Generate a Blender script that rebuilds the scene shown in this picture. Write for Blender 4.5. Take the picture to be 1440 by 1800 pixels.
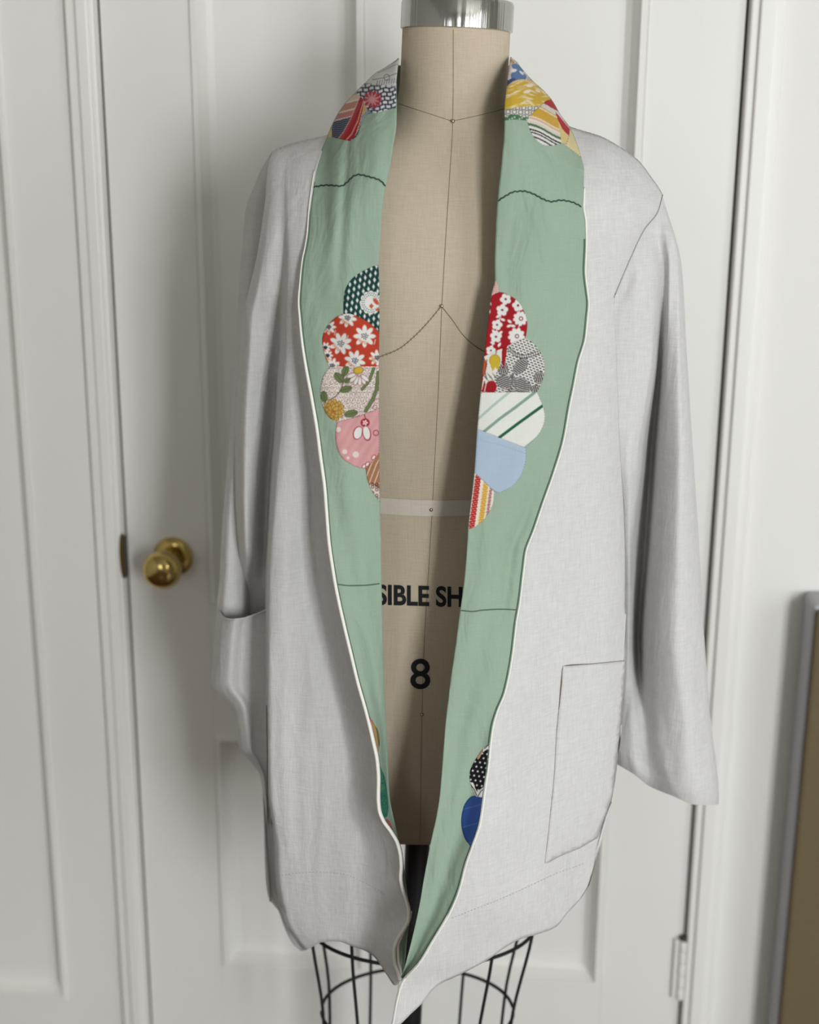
import bpy, bmesh, math
import numpy as np
from mathutils import Matrix, Vector, noise, geometry

for o in list(bpy.data.objects):
    bpy.data.objects.remove(o, do_unlink=True)
scene = bpy.context.scene
COL = scene.collection
R = math.radians

# ------------------------------------------------------------------ camera
FPX = 2420.0
PITCH, ROLL = R(15.7), R(0.346)
EYE = Vector((0.0, 0.0, 1.49))
CM = Matrix.Rotation(math.pi / 2 - PITCH, 3, 'X') @ Matrix.Rotation(ROLL, 3, 'Z')
cd = bpy.data.cameras.new('camera')
cam = bpy.data.objects.new('camera', cd)
COL.objects.link(cam)
cam.matrix_world = Matrix.Translation(EYE) @ CM.to_4x4()
cd.sensor_fit = 'VERTICAL'
cd.sensor_height = 36.0
cd.sensor_width = 36.0 * 0.8
cd.lens = 36.0 * FPX / 1800.0
cd.clip_start = 0.02
cd.dof.use_dof = True
cd.dof.focus_distance = 1.36
cd.dof.aperture_fstop = 3.2
scene.camera = cam

# ------------------------------------------------------------------ world, light, exposure
vs = scene.view_settings
vs.view_transform = 'Standard'
vs.look = 'None'
vs.gamma = 1.0
vs.use_curve_mapping = False
vs.exposure = 0.17
w = bpy.data.worlds.new('world')
scene.world = w
w.use_nodes = True
w.node_tree.nodes['Background'].inputs[0].default_value = (0.86, 0.93, 1.0, 1)
w.node_tree.nodes['Background'].inputs[1].default_value = 1.2

ROOM_X0, ROOM_X1, ROOM_Y0, ROOM_H = -1.9, 2.3, -2.4, 2.6
# daylight through the two windows: (name, centre, size, rotation, watts)
WINDOWS = {
    'front': dict(x0=1.15, x1=1.80, z0=0.85, z1=2.25),      # in the wall behind the camera
    'left': dict(x0=-1.55, x1=-0.95, z0=0.85, z1=2.25),       # second window behind the camera
    'right': dict(y0=-1.55, y1=-0.35, z0=0.75, z1=2.35),    # in the right wall
}


def area(name, loc, rot, sx, sy, watts, col):
    l = bpy.data.lights.new(name, 'AREA')
    l.shape = 'RECTANGLE'
    l.size, l.size_y, l.energy, l.color = sx, sy, watts, col
    o = bpy.data.objects.new(name, l)
    COL.objects.link(o)
    o.location, o.rotation_euler = loc, rot
    return o


wf, wr = WINDOWS['front'], WINDOWS['right']
area('daylight_front_window', ((wf['x0'] + wf['x1']) / 2, ROOM_Y0 - 0.03, (wf['z0'] + wf['z1']) / 2),
     (R(90), 0, 0), wf['x1'] - wf['x0'], wf['z1'] - wf['z0'], 98, (0.95, 0.98, 1.0))
wk = WINDOWS['left']
area('daylight_second_window', ((wk['x0'] + wk['x1']) / 2, ROOM_Y0 - 0.03, (wk['z0'] + wk['z1']) / 2),
     (R(90), 0, 0), wk['x1'] - wk['x0'], wk['z1'] - wk['z0'], 6, (0.96, 0.985, 1.0))
area('daylight_right_window', (ROOM_X1 + 0.03, (wr['y0'] + wr['y1']) / 2, (wr['z0'] + wr['z1']) / 2),
     (R(90), 0, R(90)), wr['y1'] - wr['y0'], wr['z1'] - wr['z0'], 30, (0.93, 0.97, 1.0))

# ------------------------------------------------------------------ pixel -> place helpers
A3 = np.array(CM)
EY = np.array(EYE)


def P(px, py, Y):
    """photo pixel + distance Y (metres in front of the camera plane) -> world points"""
    px, py, Y = np.broadcast_arrays(np.asarray(px, float), np.asarray(py, float), np.asarray(Y, float))
    d = np.stack([(px - 720) / FPX, -(py - 900) / FPX, -np.ones_like(px)], -1) @ A3.T
    return EY + d * (Y / d[..., 1])[..., None]


def pix(pts):
    q = (np.asarray(pts, float) - EY) @ A3
    return 720 + FPX * q[..., 0] / -q[..., 2], 900 - FPX * q[..., 1] / -q[..., 2]


def pchip(x, y, xq):
    """monotone cubic through (x,y); x increasing; y may be (n,k)"""
    x = np.asarray(x, float)
    y = np.asarray(y, float)
    one = y.ndim == 1
    if one:
        y = y[:, None]
    h = np.diff(x)[:, None]
    dl = np.diff(y, axis=0) / h
    m = np.zeros_like(y)
    if len(x) == 2:
        m[:] = dl[0]
    else:
        w1 = 2 * h[1:] + h[:-1]
        w2 = h[1:] + 2 * h[:-1]
        ok = dl[:-1] * dl[1:] > 0
        den = np.where(ok, w1 / np.where(ok, dl[:-1], 1) + w2 / np.where(ok, dl[1:], 1), 1)
        m[1:-1] = np.where(ok, (w1 + w2) / den, 0)
        m[0], m[-1] = dl[0], dl[-1]
    xq = np.clip(np.asarray(xq, float), x[0], x[-1])
    i = np.clip(np.searchsorted(x, xq, 'right') - 1, 0, len(x) - 2)
    hh = h[i]
    t = ((xq - x[i]) / h[i, 0])[:, None]
    r = ((1 + 2 * t) * (1 - t) ** 2 * y[i] + t * (1 - t) ** 2 * hh * m[i]
         + t * t * (3 - 2 * t) * y[i + 1] + t * t * (t - 1) * hh * m[i + 1])
    return r[:, 0] if one else r


def curve(tab):
    """table of (t, value) -> smooth function of t"""
    a = np.array(tab, float)
    return lambda t: pchip(a[:, 0], a[:, 1], np.atleast_1d(np.asarray(t, float)))


def polyline(pts, step):
    """smooth resampling of an open pixel polyline"""
    a = np.array(pts, float)
    s = np.r_[0, np.cumsum(np.linalg.norm(np.diff(a[:, :2], axis=0), axis=1))]
    n = max(2, int(s[-1] / step) + 1)
    return pchip(s, a, np.linspace(0, s[-1], n))


# ------------------------------------------------------------------ object helpers
def put(name, mesh, mat, parent=None, smooth=True, label=None):
    o = bpy.data.objects.new(name, mesh)
    COL.objects.link(o)
    if mat is not None:
        for m in (mat if isinstance(mat, (list, tuple)) else [mat]):
            mesh.materials.append(m)
    if smooth:
        mesh.polygons.foreach_set('use_smooth', [True] * len(mesh.polygons))
    if parent is not None:
        o.parent = parent
    if label:
        o['label'] = label
    return o


def thing(name, label, cat, loc, rotz=0.0, kind=None):
    o = bpy.data.objects.new(name, None)
    COL.objects.link(o)
    o.location = loc
    o.rotation_euler = (0, 0, rotz)
    o.empty_display_size = 0.05
    if label:
        o['label'] = label
    if cat:
        o['category'] = cat
    if kind:
        o['kind'] = kind
    return o


def mesh_of(name, verts, faces):
    m = bpy.data.meshes.new(name)
    m.from_pydata([tuple(v) for v in verts], [], [tuple(f) for f in faces])
    m.update()
    return m


def grid_mesh(name, pts, org, toward=-1, closed=False):
    """pts [rows, cols, 3] world -> quad mesh with coordinates relative to org; normals toward the camera"""
    n, k = pts.shape[:2]
    v = (pts - np.array(org)).reshape(-1, 3)
    f = []
    for i in range(n - 1):
        for j in range(k if closed else k - 1):
            j2 = (j + 1) % k
            f.append((i * k + j, i * k + j2, (i + 1) * k + j2, (i + 1) * k + j))
    m = mesh_of(name, v, f)
    ny = np.zeros(len(m.polygons) * 3)
    ar = np.zeros(len(m.polygons))
    m.polygons.foreach_get('normal', ny)
    m.polygons.foreach_get('area', ar)
    if closed:
        b = bmesh.new()
        b.from_mesh(m)
        bmesh.ops.recalc_face_normals(b, faces=b.faces)
        b.to_mesh(m)
        b.free()
    elif (ny[1::3] * ar).sum() * toward < 0:
        m.flip_normals()
    return m


def thick(o, t, offset=-1.0):
    md = o.modifiers.new('cloth_thickness', 'SOLIDIFY')
    md.thickness = t
    md.offset = offset
    md.use_even_offset = False
    return o


def box(bm, x0, x1, y0, y1, z0, z1, bev=0.0):
    r = bmesh.ops.create_cube(bm, size=1.0)
    vs_ = r['verts']
    bmesh.ops.scale(bm, vec=(x1 - x0, y1 - y0, z1 - z0), verts=vs_)
    bmesh.ops.translate(bm, vec=((x0 + x1) / 2, (y0 + y1) / 2, (z0 + z1) / 2), verts=vs_)
    if bev:
        es = list({e for v in vs_ for e in v.link_edges})
        bmesh.ops.bevel(bm, geom=es, offset=bev, segments=2, affect='EDGES', profile=0.5)


def bm_mesh(name, bm):
    m = bpy.data.meshes.new(name)
    bm.to_mesh(m)
    bm.free()
    return m


def boxes(name, lst, mat, parent=None, bev=0.0, label=None):
    bm = bmesh.new()
    for b in lst:
        box(bm, *b, bev=bev)
    return put(name, bm_mesh(name, bm), mat, parent, smooth=False, label=label)


def tube_mesh(name, pts, rad, org=(0, 0, 0), seg=6, closed=False):
    p = np.asarray(pts, float)
    n = len(p)
    rad = np.broadcast_to(np.asarray(rad, float), (n,))
    if closed:
        t = np.roll(p, -1, 0) - np.roll(p, 1, 0)
    else:
        t = np.gradient(p, axis=0)
    t /= np.linalg.norm(t, axis=1)[:, None] + 1e-12
    ref = np.array([0, 1.0, 0]) if abs(t[:, 1]).mean() < 0.8 else np.array([1.0, 0, 0])
    a = np.cross(t, ref)
    a /= np.linalg.norm(a, axis=1)[:, None] + 1e-12
    b = np.cross(t, a)
    ang = np.linspace(0, 2 * math.pi, seg, endpoint=False)
    ring = p[:, None, :] + rad[:, None, None] * (np.cos(ang)[None, :, None] * a[:, None, :] + np.sin(ang)[None, :, None] * b[:, None, :])
    v = (ring - np.array(org)).reshape(-1, 3)
    f = []
    for i in range(n if closed else n - 1):
        i2 = (i + 1) % n
        for j in range(seg):
            j2 = (j + 1) % seg
            f.append((i * seg + j, i * seg + j2, i2 * seg + j2, i2 * seg + j))
    if not closed:
        f.append(tuple(range(seg))[::-1])
        f.append(tuple((n - 1) * seg + j for j in range(seg)))
    m = mesh_of(name, v, f)
    bb = bmesh.new()
    bb.from_mesh(m)
    bmesh.ops.recalc_face_normals(bb, faces=bb.faces)
    bb.to_mesh(m)
    bb.free()
    return m


def lathe_mesh(name, prof, seg=48, axis='Z'):
    """prof: (radius, height) list -> closed lathe"""
    v, f = [], []
    k = len(prof)
    for i in range(seg):
        a = 2 * math.pi * i / seg
        for r, h in prof:
            if axis == 'Z':
                v.append((r * math.cos(a), r * math.sin(a), h))
            else:                                   # along -Y (out of the wall)
                v.append((r * math.cos(a), -h, r * math.sin(a)))
    for i in range(seg):
        i2 = (i + 1) % seg
        for j in range(k - 1):
            f.append((i * k + j, i2 * k + j, i2 * k + j + 1, i * k + j + 1))
    m = mesh_of(name, v, f)
    b = bmesh.new()
    b.from_mesh(m)
    bmesh.ops.remove_doubles(b, verts=b.verts, dist=1e-6)
    bmesh.ops.recalc_face_normals(b, faces=b.faces)
    b.to_mesh(m)
    b.free()
    return m


# ------------------------------------------------------------------ materials
def lin(c):
    c = np.asarray(c, float) / 255.0
    return np.where(c <= 0.04045, c / 12.92, ((c + 0.055) / 1.055) ** 2.4)


def mat(name, rgb, rough=0.6, metal=0.0, spec=0.3):
    m = bpy.data.materials.new(name)
    m.use_nodes = True
    b = m.node_tree.nodes['Principled BSDF']
    b.inputs['Base Color'].default_value = (*lin(rgb), 1)
    b.inputs['Roughness'].default_value = rough
    b.inputs['Metallic'].default_value = metal
    b.inputs['Specular IOR Level'].default_value = spec
    return m


def cloth(name, rgb, var=0.06, thread=900.0, bump=0.25, rough=0.9, attr=None, translucent=0.0, wrinkle=0.0):
    """woven cloth: two crossed stretched noises give slubs in colour and relief"""
    m = mat(name, rgb, rough, 0.0, 0.12)
    nt = m.node_tree
    N, L = nt.nodes, nt.links
    b = N['Principled BSDF']
    tc = N.new('ShaderNodeTexCoord')
    vals = []
    for sc in ((thread, 60, 70), (70, 60, thread)):
        mp = N.new('ShaderNodeMapping')
        mp.inputs['Scale'].default_value = sc
        L.new(tc.outputs['Object'], mp.inputs['Vector'])
        nz = N.new('ShaderNodeTexNoise')
        nz.inputs['Scale'].default_value = 1.0
        nz.inputs['Detail'].default_value = 2.0
        L.new(mp.outputs['Vector'], nz.inputs['Vector'])
        vals.append(nz.outputs['Fac'])
    ad = N.new('ShaderNodeMath')
    ad.operation = 'ADD'
    L.new(vals[0], ad.inputs[0])
    L.new(vals[1], ad.inputs[1])
    mr = N.new('ShaderNodeMapRange')
    mr.inputs['From Min'].default_value = 0.65
    mr.inputs['From Max'].default_value = 1.35
    mr.inputs['To Min'].default_value = 1.0 - var
    mr.inputs['To Max'].default_value = 1.0 + var * 0.6
    L.new(ad.outputs[0], mr.inputs['Value'])
    mx = N.new('ShaderNodeVectorMath')
    mx.operation = 'SCALE'
    if attr:
        at = N.new('ShaderNodeAttribute')
        at.attribute_name = attr
        L.new(at.outputs['Color'], mx.inputs[0])
    else:
        mx.inputs[0].default_value = tuple(lin(rgb))
    L.new(mr.outputs['Result'], mx.inputs['Scale'])
    L.new(mx.outputs['Vector'], b.inputs['Base Color'])
    bp = N.new('ShaderNodeBump')
    bp.inputs['Strength'].default_value = bump
    bp.inputs['Distance'].default_value = 0.0006
    L.new(ad.outputs[0], bp.inputs['Height'])
    if wrinkle:
        mp = N.new('ShaderNodeMapping')
        mp.inputs['Scale'].default_value = (34, 34, 13)
        L.new(tc.outputs['Object'], mp.inputs['Vector'])
        nz = N.new('ShaderNodeTexNoise')
        nz.inputs['Scale'].default_value = 1.0
        nz.inputs['Detail'].default_value = 3.0
        nz.inputs['Distortion'].default_value = 0.6
        L.new(mp.outputs['Vector'], nz.inputs['Vector'])
        b2 = N.new('ShaderNodeBump')
        b2.inputs['Strength'].default_value = wrinkle
        b2.inputs['Distance'].default_value = 0.012
        L.new(nz.outputs['Fac'], b2.inputs['Height'])
        L.new(b2.outputs['Normal'], bp.inputs['Normal'])
    L.new(bp.outputs['Normal'], b.inputs['Normal'])
    b.inputs['Sheen Weight'].default_value = 0.05
    if translucent:
        tr = N.new('ShaderNodeBsdfTranslucent')
        L.new(mx.outputs['Vector'], tr.inputs['Color'])
        ms = N.new('ShaderNodeMixShader')
        ms.inputs[0].default_value = translucent
        L.new(b.outputs[0], ms.inputs[1])
        L.new(tr.outputs[0], ms.inputs[2])
        L.new(ms.outputs[0], N['Material Output'].inputs['Surface'])
    return m


def paint(name, rgb, rough=0.45):
    """brushed house paint: faint unevenness"""
    m = mat(name, rgb, rough, 0, 0.35)
    nt = m.node_tree
    N, L = nt.nodes, nt.links
    b = N['Principled BSDF']
    tc = N.new('ShaderNodeTexCoord')
    mp = N.new('ShaderNodeMapping')
    mp.inputs['Scale'].default_value = (60, 60, 6)
    L.new(tc.outputs['Object'], mp.inputs['Vector'])
    nz = N.new('ShaderNodeTexNoise')
    nz.inputs['Scale'].default_value = 1.0
    L.new(mp.outputs['Vector'], nz.inputs['Vector'])
    bp = N.new('ShaderNodeBump')
    bp.inputs['Strength'].default_value = 0.06
    bp.inputs['Distance'].default_value = 0.002
    L.new(nz.outputs['Fac'], bp.inputs['Height'])
    L.new(bp.outputs['Normal'], b.inputs['Normal'])
    return m


M_WALL = paint('white_wall_paint', (226, 225, 220), 0.6)
M_DOOR = paint('white_door_paint', (226, 225, 220), 0.4)
M_TRIM = paint('white_trim_paint', (229, 228, 223), 0.4)
M_LINEN = cloth('white_linen', (203, 202, 201), 0.095, 900, 0.5, wrinkle=0.24)
M_GREEN = cloth('sage_green_cotton', (146, 166, 148), 0.06, 1300, 0.25, wrinkle=0.45)
M_PRINT = cloth('printed_cotton', (200, 200, 200), 0.04, 1300, 0.15, attr='print')
M_PIPE = cloth('white_piping', (236, 234, 226), 0.03, 1500, 0.2)
M_FORM = cloth('beige_form_linen', (190, 176, 155), 0.10, 1100, 0.3)
M_TAPE = cloth('cream_twill_tape', (205, 196, 184), 0.06, 2200, 0.4)
M_SEAM_SHADE = mat('brown_thread_and_gap_shade', (112, 94, 68), 0.9)  # seam thread, and the painted shade line of the flat pocket
M_DARKSTITCH = mat('dark_green_thread', (44, 62, 52), 0.9)
M_EDGESTITCH = mat('grey_green_thread', (84, 108, 92), 0.9)
M_GREYSTITCH = mat('grey_thread', (150, 148, 145), 0.9)
M_INK = mat('black_ink', (26, 27, 30), 0.8)
M_STEEL = mat('brushed_steel', (176, 176, 172), 0.22, 1.0)
M_PIN = mat('steel_pin', (190, 185, 170), 0.25, 1.0)
M_BRASS = mat('polished_brass', (190, 168, 104), 0.12, 1.0)
M_DARKBRASS = mat('aged_brass', (120, 98, 52), 0.4, 1.0)
M_BLACK = mat('black_enamel', (24, 24, 26), 0.5)
M_WIRE = mat('black_wire', (30, 30, 31), 0.55)
M_GAP = mat('dark_door_gap', (70, 66, 58), 0.9)
M_BROWN = cloth('olive_brown_fabric', (106, 94, 70), 0.08, 700, 0.3)
M_EDGE = paint('pale_grey_edge', (176, 176, 180), 0.6)
M_ROOM = paint('beige_room_paint', (184, 180, 172), 0.7)
M_GLASS = mat('window_frame_white', (230, 230, 228), 0.5)

# anisotropic streaks of the brushed cap
nt = M_STEEL.node_tree
b_ = nt.nodes['Principled BSDF']
b_.inputs['Anisotropic'].default_value = 0.0
b_.inputs['Roughness'].default_value = 0.14
tc = nt.nodes.new('ShaderNodeTexCoord')
mp = nt.nodes.new('ShaderNodeMapping')
mp.inputs['Scale'].default_value = (110, 110, 1)
nz = nt.nodes.new('ShaderNodeTexNoise')
nz.inputs['Scale'].default_value = 1.0
nz.inputs['Detail'].default_value = 4.0
bp = nt.nodes.new('ShaderNodeBump')
bp.inputs['Strength'].default_value = 0.5
bp.inputs['Distance'].default_value = 0.0025
nt.links.new(tc.outputs['Object'], mp.inputs['Vector'])
nt.links.new(mp.outputs['Vector'], nz.inputs['Vector'])
nt.links.new(nz.outputs['Fac'], bp.inputs['Height'])
nt.links.new(bp.outputs['Normal'], b_.inputs['Normal'])

# ================================================================== THE SETTING
YW, PSI = 1.76, R(4.8)            # wall with the door: distance and turn against the camera axis
WROT = -PSI                       # local x runs along the wall, local -y into the room


def wall_obj(name, lst, m, kind='structure', bev=0.0):
    o = boxes(name, lst, m, None, bev)
    o.location = (0, YW, 0)
    o.rotation_euler = (0, 0, WROT)
    if kind:
        o['kind'] = kind
    return o


def lab(o, label, cat=None):
    o['label'] = label
    if cat:
        o['category'] = cat
    return o


DL, DR, DH = -0.386, 0.396, 2.03   # door slab
T = 0.10


def moulding(name, u0, u1, z0, z1, yo, yi, wd, m, parent):
    """sloped frame that falls from the face (yo) to the panel (yi), with a bead at its lip"""
    v, f = [], []
    prof = [(0.0, yo), (0.10, yo - 0.0048), (0.34, yo - 0.0048), (0.44, yo + 0.001), (0.72, yi - 0.005), (1.0, yi)]
    for t, y in prof:
        d = wd * t
        v += [(u0 + d, y, z0 + d), (u1 - d, y, z0 + d), (u1 - d, y, z1 - d), (u0 + d, y, z1 - d)]
    for i in range(len(prof) - 1):
        for j in range(4):
            j2 = (j + 1) % 4
            f.append((4 * i + j, 4 * i + j2, 4 * i + 4 + j2, 4 * i + 4 + j))
    return put(name, mesh_of(name, v, f), m, parent, smooth=False)


# wall with the door opening; a tall recessed panel left of the door
WP = -0.513
wl = wall_obj('wall_back', [
    (-2.3, WP - 0.60, 0.0, T, 0, ROOM_H),
    (WP - 0.60, WP, 0.0, T, 0, 0.214), (WP - 0.60, WP, 0.0, T, 1.95, ROOM_H),
    (WP - 0.60, WP, 0.014, T, 0.214, 1.95),
    (WP, DL - 0.003, 0.0, T, 0, ROOM_H),
    (DR + 0.003, 2.7, 0.0, T, 0, ROOM_H),
    (DL - 0.003, DR + 0.003, 0.0, T, DH + 0.003, ROOM_H),
    (DL - 0.003, DR + 0.003, 0.05, T, 0, DH + 0.003)], M_WALL)
lab(wl, 'white painted wall around the panelled door')
moulding('wall_panel_moulding', WP - 0.60, WP, 0.214, 1.95, 0.0, 0.014, 0.022, M_WALL, wl)

# casing, one stepped board each side
TRIMS = []
for n_, (a, b, c, d) in enumerate((((-0.426, -0.390, -0.412, -0.396)), ((0.400, 0.441, 0.410, 0.428)))):
    s = wall_obj('trim_%d' % (n_ + 1), [(a, b, -0.012, 0, 0, DH + 0.05), (c, d, -0.017, -0.010, 0, DH + 0.05)],
                 M_TRIM, bev=0.0025)
    TRIMS.append(s)
    lab(s, 'narrow white door casing on the %s side of the door' % ('knob', 'hinge')[n_])

# the door: stiles, rails, recessed panels with mouldings
door = thing('door_1', 'white panelled door with a brass knob', None, (0, YW, 0), WROT, 'structure')
yf = 0.002
stiles = [(DL, -0.275), (-0.059, 0.064), (0.282, DR)]
rails = [(0.008, 0.286), (0.661, 0.855), (1.91, DH)]
for a, b in stiles:
    boxes('stile', [(a, b, yf, yf + 0.035, 0.008, DH)], M_DOOR, door, 0.001)
for a, b in ((-0.275, -0.059), (0.064, 0.282)):
    for c, d in rails:
        boxes('rail', [(a, b, yf, yf + 0.035, c, d)], M_DOOR, door)
    for c, d in ((0.286, 0.661), (0.855, 1.91)):
        boxes('panel', [(a, b, yf + 0.018, yf + 0.030, c, d)], M_DOOR, door)
        moulding('panel_moulding', a, b, c, d, yf, yf + 0.018, 0.026, M_DOOR, door)
for a in (DL - 0.0022, DR + 0.0022):
    boxes('door_gap', [(a - 0.0022, a + 0.0022, 0.006, 0.045, 0, DH)], M_GAP, door)

# knob and rosette, strike plate, hinge
KU, KZ = -0.323, 0.922
kn = put('door_knob', lathe_mesh('door_knob', [(0.0, 0.038), (0.010, 0.038), (0.018, 0.043), (0.0245, 0.051), (0.0262, 0.058), (0.0255, 0.064),
                                (0.022, 0.071), (0.0150, 0.0755), (0.008, 0.0772), (0.0, 0.0775)], 48, 'Y'), M_BRASS, door, label='round polished brass knob')
kn.location = (KU, yf, KZ)
put('rosette', lathe_mesh('rosette', [(0.0, 0.006), (0.016, 0.007), (0.024, 0.005), (0.0275, 0.0015), (0.0275, -0.001)], 40, 'Y'), M_BRASS, kn)
put('shank', lathe_mesh('shank', [(0.0, 0.006), (0.011, 0.006), (0.0095, 0.016), (0.010, 0.040), (0.0, 0.040)], 32, 'Y'), M_BRASS, kn)
v, f = [], []
for k in range(13):                                   # the curved lip of the plate
    a = -1 + k / 6.0
    ww = 0.0045 * math.sqrt(max(0.0, 1 - a * a * 0.92))
    for xx, yy in ((-ww, 0.002), (-ww, -0.0012), (0.002, -0.002), (0.002, 0.002)):
        v.append((xx, yy, a * 0.031))
for k in range(12):
    for j in range(4):
        j2 = (j + 1) % 4
        f.append((k * 4 + j, k * 4 + j2, k * 4 + 4 + j2, k * 4 + 4 + j))
sp = put('strike_plate', mesh_of('strike_plate', v, f), M_DARKBRASS, TRIMS[0], smooth=False, label='brass strike plate')
sp.location = (-0.3885, -0.0125, 0.925)
boxes('latch_bolt', [(0.0018, 0.0042, -0.003, 0.002, -0.029, 0.029)], M_GAP, sp)
hg = boxes('door_hinge', [(-0.012, 0.012, 0.0, 0.0035, -0.047, 0.049)], M_TRIM, door, 0.0005, label='white painted butt hinge')
hg.location = (0.396, -0.004, 0.326)
for k in range(5):
    z0 = -0.047 + k * 0.0192
    put('knuckle', lathe_mesh('knuckle', [(0.0, z0), (0.0058, z0 + 0.0005), (0.0062, z0 + 0.002), (0.0062, z0 + 0.0165), (0.0058, z0 + 0.0182), (0.0, z0 + 0.0186)], 20), M_TRIM, hg)
put('pin_head', lathe_mesh('pin_head', [(0.0, 0.049), (0.0058, 0.0495), (0.0066, 0.052), (0.004, 0.0555), (0.0, 0.0565)], 20), M_GAP, hg)

# the rest of the room (behind the camera): floor, ceiling, walls with two windows
M_FLOOR = mat('brown_floor_boards', (120, 72, 50), 0.4)
nt = M_FLOOR.node_tree
wv = nt.nodes.new('ShaderNodeTexWave')
wv.inputs['Scale'].default_value = 0.9
wv.inputs['Distortion'].default_value = 6
wv.inputs['Detail'].default_value = 3
tc = nt.nodes.new('ShaderNodeTexCoord')
mp = nt.nodes.new('ShaderNodeMapping')
mp.inputs['Scale'].default_value = (10, 1, 1)
cr = nt.nodes.new('ShaderNodeValToRGB')
cr.color_ramp.elements[0].color = (*lin((74, 50, 40)), 1)
cr.color_ramp.elements[1].color = (*lin((98, 70, 54)), 1)
nt.links.new(tc.outputs['Object'], mp.inputs['Vector'])
nt.links.new(mp.outputs['Vector'], wv.inputs['Vector'])
nt.links.new(wv.outputs['Fac'], cr.inputs['Fac'])
nt.links.new(cr.outputs['Color'], nt.nodes['Principled BSDF'].inputs['Base Color'])


def st(name, lst, m, label):
    o = boxes(name, lst, m)
    o['kind'] = 'structure'
    o['label'] = label
    return o


st('floor', [(ROOM_X0, ROOM_X1, ROOM_Y0, 2.05, -0.05, 0.0)], M_FLOOR, 'brown wooden floor of the room')
st('ceiling', [(ROOM_X0, ROOM_X1, ROOM_Y0, 2.05, ROOM_H, ROOM_H + 0.05)], M_ROOM, 'beige ceiling of the room')
st('wall_left', [(ROOM_X0 - 0.1, ROOM_X0, ROOM_Y0, 2.05, 0, ROOM_H)], M_ROOM, 'beige wall on the knob side of the room')
st('wall_right', [(ROOM_X1, ROOM_X1 + 0.1, ROOM_Y0, wr['y0'], 0, ROOM_H), (ROOM_X1, ROOM_X1 + 0.1, wr['y1'], 2.05, 0, ROOM_H),
                  (ROOM_X1, ROOM_X1 + 0.1, wr['y0'], wr['y1'], 0, wr['z0']), (ROOM_X1, ROOM_X1 + 0.1, wr['y0'], wr['y1'], wr['z1'], ROOM_H)],
   M_ROOM, 'beige wall with a window on the hinge side of the room')
_f = []
_xs = [ROOM_X0, wk['x0'], wk['x1'], wf['x0'], wf['x1'], ROOM_X1]
for k in (0, 2, 4):
    _f.append((_xs[k], _xs[k + 1], ROOM_Y0 - 0.1, ROOM_Y0, 0, ROOM_H))
for q_ in (wk, wf):
    _f += [(q_['x0'], q_['x1'], ROOM_Y0 - 0.1, ROOM_Y0, 0, q_['z0']), (q_['x0'], q_['x1'], ROOM_Y0 - 0.1, ROOM_Y0, q_['z1'], ROOM_H)]
st('wall_front', _f,
   M_ROOM, 'beige wall with two windows facing the door')
xm, ym, zm = (wf['x0'] + wf['x1']) / 2, (wr['y0'] + wr['y1']) / 2, 1.55
st('window_1', [(xm - 0.02, xm + 0.02, ROOM_Y0 - 0.02, ROOM_Y0 + 0.01, wf['z0'], wf['z1']), (wf['x0'], wf['x1'], ROOM_Y0 - 0.02, ROOM_Y0 + 0.01, zm - 0.02, zm + 0.02)],
   M_GLASS, 'white window bars in the wall facing the door')
xk = (wk['x0'] + wk['x1']) / 2
st('window_3', [(xk - 0.02, xk + 0.02, ROOM_Y0 - 0.02, ROOM_Y0 + 0.01, wk['z0'], wk['z1']), (wk['x0'], wk['x1'], ROOM_Y0 - 0.02, ROOM_Y0 + 0.01, zm - 0.02, zm + 0.02)],
   M_GLASS, 'white bars of the second window facing the door')
st('window_2', [(ROOM_X1 - 0.01, ROOM_X1 + 0.02, ym - 0.02, ym + 0.02, wr['z0'], wr['z1']), (ROOM_X1 - 0.01, ROOM_X1 + 0.02, wr['y0'], wr['y1'], zm - 0.02, zm + 0.02)],
   M_GLASS, 'white window bars in the side wall')

# olive brown panel against the wall at the right
bp_ = thing('upholstered_panel', 'olive brown upholstered panel with a pale edge standing against the white wall', 'headboard', (0, 0, 0), WROT)
bp_.location = Vector((0, YW, 0)) + Matrix.Rotation(WROT, 3, 'Z') @ Vector((0.522, -0.035, 0.0))
boxes('frame', [(0.0, 0.60, -0.028, 0.030, 0.0, 0.905)], M_EDGE, bp_, 0.006)
boxes('padding', [(0.002, 0.60, -0.040, -0.0281, 0.004, 0.901)], M_BROWN, bp_, 0.005)

# ================================================================== THE DRESS FORM
FX, FY = 0.0, 1.43


def lean(z):
    return 0.0137 + (z - 0.743) * 0.0352


df = thing('dress_form', 'beige linen dress form with steel neck cap and wire skirt cage, wearing the white coat', 'dress form', (lean(0.0), FY, 0))
DF = np.array(df.location)
Zt = [0.743, 0.80, 0.90, 1.00, 1.06, 1.115, 1.17, 1.25, 1.33, 1.40, 1.44, 1.465, 1.485, 1.505, 1.53, 1.59]
Wt = [0.150, 0.160, 0.166, 0.152, 0.130, 0.120, 0.126, 0.142, 0.150, 0.158, 0.150, 0.115, 0.072, 0.058, 0.0535, 0.0530]
Dt = [0.098, 0.106, 0.113, 0.107, 0.096, 0.090, 0.094, 0.108, 0.115, 0.102, 0.086, 0.073, 0.063, 0.0575, 0.0535, 0.0530]
NE = [2.3, 2.3, 2.3, 2.2, 2.1, 2.1, 2.1, 2.2, 2.3, 2.4, 2.4, 2.3, 2.1, 2.0, 2.0, 2.0]
fW, fD, fN = curve(list(zip(Zt, Wt))), curve(list(zip(Zt, Dt))), curve(list(zip(Zt, NE)))


def torso_y(x, z):
    x, z = np.atleast_1d(x), np.atleast_1d(z)
    n = fN(z)
    u = np.clip(np.abs(x - lean(z)) / fW(z), 0, 1)
    return FY - fD(z) * (1 - u ** n) ** (1 / n)


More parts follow.
